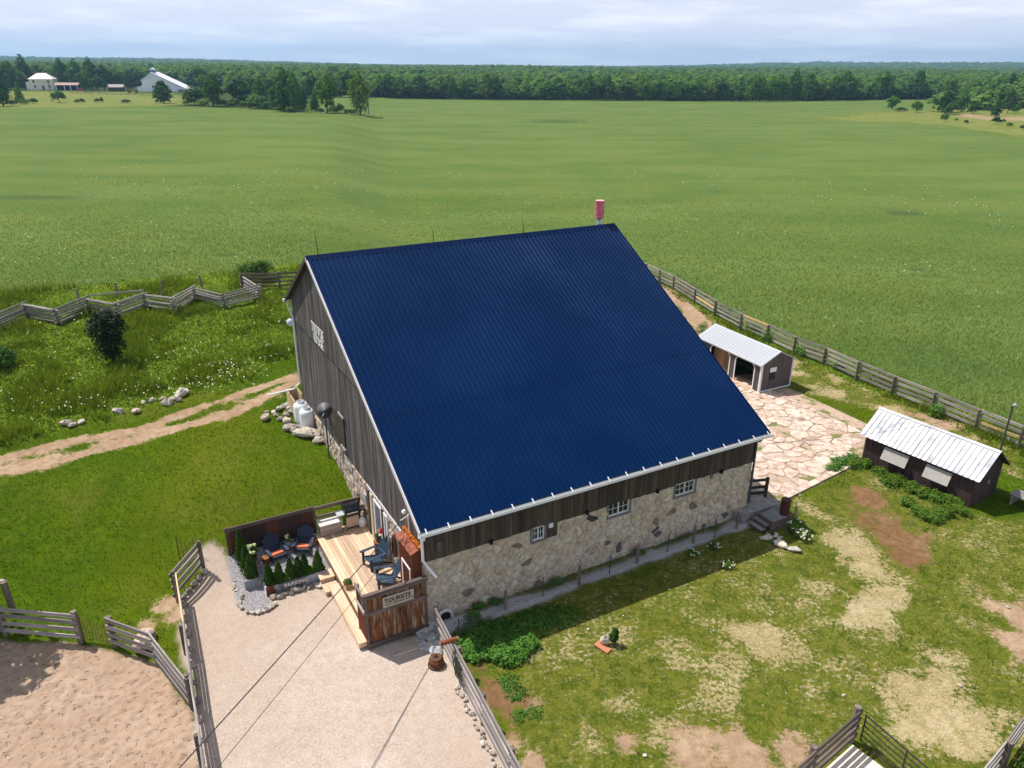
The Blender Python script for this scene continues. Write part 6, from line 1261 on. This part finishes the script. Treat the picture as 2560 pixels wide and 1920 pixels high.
lp = gp(2, 920); leafy('bank_bush', 'dark green bush at the far left of the weedy bank', 'bush', lp, [(0, 0, .6, 1.0, 1.0, .6), (-.8, .2, .5, .9, .9, .6)], 2000, .09, TL[2], 33)
gpz = gp(720, 712); leafy('field_bush', 'loose grey-green bush behind the plank fence', 'bush', gp(620, 715) + Vector((0, 1.5, 0)), [(0, 0, .8, 1.4, 1.0, .8), (.8, .2, 1.0, .8, .8, .7)], 1500, .10, TL[3], 34)
tree('broad tree beside the sand ring casting dappled shade', Vector((-20.5, 21.2, 0)), 8.5, 5.0, 'broad', 2, 0, 1500, None)
# ================================================================== DISTANT FARM
hp = gp(107, 225); t = thing('farmhouse', 'distant cream two-storey farmhouse with pale hipped roof', 'house', hp, R(14)); CREAM = painted('cream_wall', (.80, .76, .62), .8, .1); HROOF = painted('house_roof', (.60, .55, .55), .5, .3)
b = MB(); b.box(-6.6, 6.6, 0, 9, -1, 6.2); b.build('wall', CREAM, t); b = MB(); b.add([(-7.1, -.5, 6.2), (7.1, -.5, 6.2), (7.1, 9.5, 6.2), (-7.1, 9.5, 6.2), (-2.6, 4.5, 9.6), (2.6, 4.5, 9.6)], [(0, 1, 5, 4), (1, 2, 5), (2, 3, 4, 5), (3, 0, 4), (3, 2, 1, 0)]); rf_ = b.build('roof', HROOF, t)
for x0 in (-3.4, 3.2): b = MB(); b.box(x0 - .4, x0 + .4, 4.1, 4.9, 8, 10.2); b.build('chimney', mat('brick', (.35, .17, .13), .9), rf_)
for x0, z0 in ((-4.2, 4.0), (4.0, 4.0), (-3.8, 1.2), (4.2, 1.2)): b = MB(); b.box(x0 - .6, x0 + .6, -.08, -.001, z0, z0 + 1.7); wdw = b.build('window', WHITEP, t); b = MB(); b.box(x0 - .48, x0 + .48, -.1, -.081, z0 + .1, z0 + 1.6); b.build('pane', GLASS, wdw)
b = MB(); b.box(.0, 1.3, -.1, -.001, 0, 2.5); b.build('door', mat('house_door', (.06, .09, .2), .6), t); b = MB(); b.box(-9.8, -6.62, 4, 9, -1, 4.5); b.build('ell', CREAM, t)
cp_ = gp(168, 226); t = thing('carport', 'open-fronted carport with brown roof beside the farmhouse', 'carport', cp_, R(10))
b = MB(); b.box(-6.4, 6.4, 5.4, 5.6, -1, 3); b.box(-6.4, -6.2, 0, 5.39, -1, 3); b.build('wall', mat('carport_dark', (.04, .045, .05), .9), t); b = MB(); b.prism([(-.6, 3.0), (6, 3.0), (3, 4.4)], -6.8, 6.8, 'x'); b.build('roof', painted('brown_roof', (.36, .22, .19), .7, .3), t)
for x0 in (-5.9, -1.2, 2.2, 6.1): b = MB(); b.box(x0 - .22, x0 + .22, -.2, .2, -1, 3); b.build('post', WHITEP, t)
kp = gp(201, 227); t = thing('parked_car', 'small red car parked by the farmhouse', 'car', kp, R(5)); b = MB(); b.prism([(-2.1, .35), (2.1, .35), (2.1, .85), (1.2, .95), (.7, 1.4), (-.9, 1.4), (-1.6, .95), (-2.1, .9)], -.85, .85, 'y'); b.build('body', painted('car_red', (.40, .04, .06), .3, .1), t)
for x0 in (-1.3, 1.3): b = MB(); b.tube([(x0, -.9, .32), (x0, .9, .32)], .32, 10); b.build('wheel', BLACK, t)
wb_ = gp(358, 229); t = thing('white_barn', 'distant white barn with long sloping roof and cupola', 'barn', wb_, R(6)); k_ = px_m(wb_); L_ = 106 * k_; pk_ = 25 * k_; hp_ = height_to(wb_, 182); WB_ = painted('white_barn_wall', (.82, .86, .92), .8, .25, (.45, .5, .56), .3); TIN = painted('white_barn_roof', (.74, .74, .77), .4, .2)
b = MB(); b.prism([(0, -1), (L_ * .80, -1), (L_ * .80, 1.2), (L_, 1.0), (L_, 1.2), (pk_, hp_), (0, 6.2)], 0, 15, 'y'); b.build('wall', WB_, t)
for q_, nm in (([(-.5, 5.9), (pk_, hp_ + .1), (pk_, hp_ + .4), (-.5, 6.2)], 'roof_slope'), ([(pk_, hp_ + .1), (L_ + .4, 1.15), (L_ + .4, 1.45), (pk_, hp_ + .4)], 'roof_slope')): b = MB(); b.prism(q_, -.4, 15.4, 'y'); b.build(nm, TIN, t)
b = MB(); b.box(pk_ - 1.2, pk_ + 1.2, 3, 5.4, hp_ - .3, hp_ + 1.6); cpl = b.build('cupola', painted('cupola_blue', (.12, .16, .35), .6, .2), t); b = MB(); b.prism([(pk_ - 1.6, hp_ + 1.6), (pk_ + 1.6, hp_ + 1.6), (pk_, hp_ + 2.9)], 2.7, 5.7, 'y'); b.build('cap', TIN, cpl)
for x0 in (.83, .91, .985): b = MB(); b.box(L_ * x0, L_ * x0 + .3, .2, .5, -1, 1.05); b.build('post', WHITEP, t)
b = MB(); b.box(-3.5, -.02, 1, 9, -1, 2.4); b.prism([(-3.8, 2.4), (0, 2.4), (0, 3.4)], .6, 9.4, 'y'); b.build('lean_to', WB_, t)
kp = gp(333, 232); t = thing('hay_wagon', 'low brown hay wagon standing near the white barn', 'wagon', kp, R(3)); b = MB(); b.box(-2.8, 2.8, -1, 1, .7, 1.3); b.build('bed', mat('wagon_brown', (.16, .06, .045), .8), t); b = MB(); b.box(-2.8, -2.6, -1, 1, 1.301, 2.0); b.build('rack', mat('wagon_brown2', (.16, .06, .045), .8), t)
for x0 in (-2, 2): b = MB(); b.tube([(x0, -1.05, .4), (x0, 1.05, .4)], .4, 10); b.build('wheel', BLACK, t)
kp = gp(290, 229); t = thing('small_outbuilding', 'small dark weathered outbuilding near the white barn', 'shed', kp, R(12)); b = MB(); b.box(-4, 4, 0, 5, -1, 2.4); b.build('wall', DARKWOOD, t); b = MB(); b.prism([(-.4, 2.4), (5.4, 2.4), (2.5, 4)], -4.3, 4.3, 'x'); b.build('roof', GREYRAIL, t)
pts_ = [gp(x_, 234 + (x_ - 176) * .035) for x_ in range(176, 392, 18)]; rail_fence('thin dark rail fence across the distant meadow', pts_, (.5, 1.0), 1.3, SCREENWOOD, SCREENWOOD, name='meadow_fence', wd=.06, th=.12, rp=.16)
for i, (x_, y_, lab) in enumerate(((148, 224, 'utility pole beside the farmhouse carport'), (131, 256, 'utility pole in the meadow below the farmhouse'))):
    p = gp(x_, y_); t = thing('utility_pole', lab, 'pole', p); b = MB(); b.tube([(0, 0, -.3), (0, 0, 9)], [.17, .12], 7); b.build('pole', PW_, t); b = MB(); b.bar((-.9, 0, 8.4), (.9, 0, 8.4), .1, .12); b.build('cross_arm', PW_, t)
az_ = math.atan2(939 - 1280, F); mp = Vector((5200 * math.sin(az_) * .98, 5200 * math.cos(az_), 0)); mp.z = gz(mp.x, mp.y); t = thing('radio_mast', 'thin radio mast on the hazy horizon', 'mast', mp); hm = height_to(mp, 139) if proj(mp)[1] > 145 else 60
for k in range(3): c, s = math.cos(k * 2.09), math.sin(k * 2.09); b = MB(); b.tube([(1.6 * c, 1.6 * s, -5), (.5 * c, .5 * s, hm)], [.35, .25], 4); b.build('leg', GREYPIPE, t)
b = MB()
for k in range(12): b.bar((-1.5 + k * .08, 0, hm * k / 12), (1.2 - k * .06, .5, hm * (k + 1) / 12), .25, .25)
b.build('bracing', GREYPIPE, t)
# ================================================================== AIR
hz = MB().box(-6900, 6900, -200, 8400, -12, 170).build('haze', None); kind(hz, 'stuff'); hz['label'] = 'pale blue summer haze over the far hills'; hz['category'] = 'haze'
hm_ = bpy.data.materials.new('haze'); hm_.use_nodes = True; N = hm_.node_tree; N.nodes.remove(N.nodes['Principled BSDF']); pv = N.nodes.new('ShaderNodeVolumePrincipled'); pv.inputs['Color'].default_value = (.40, .68, 1.0, 1); pv.inputs['Density'].default_value = 1.5e-4; pv.inputs['Anisotropy'].default_value = .2
N.links.new(pv.outputs[0], N.nodes['Material Output'].inputs['Volume']); hz.data.materials.clear(); hz.data.materials.append(hm_)
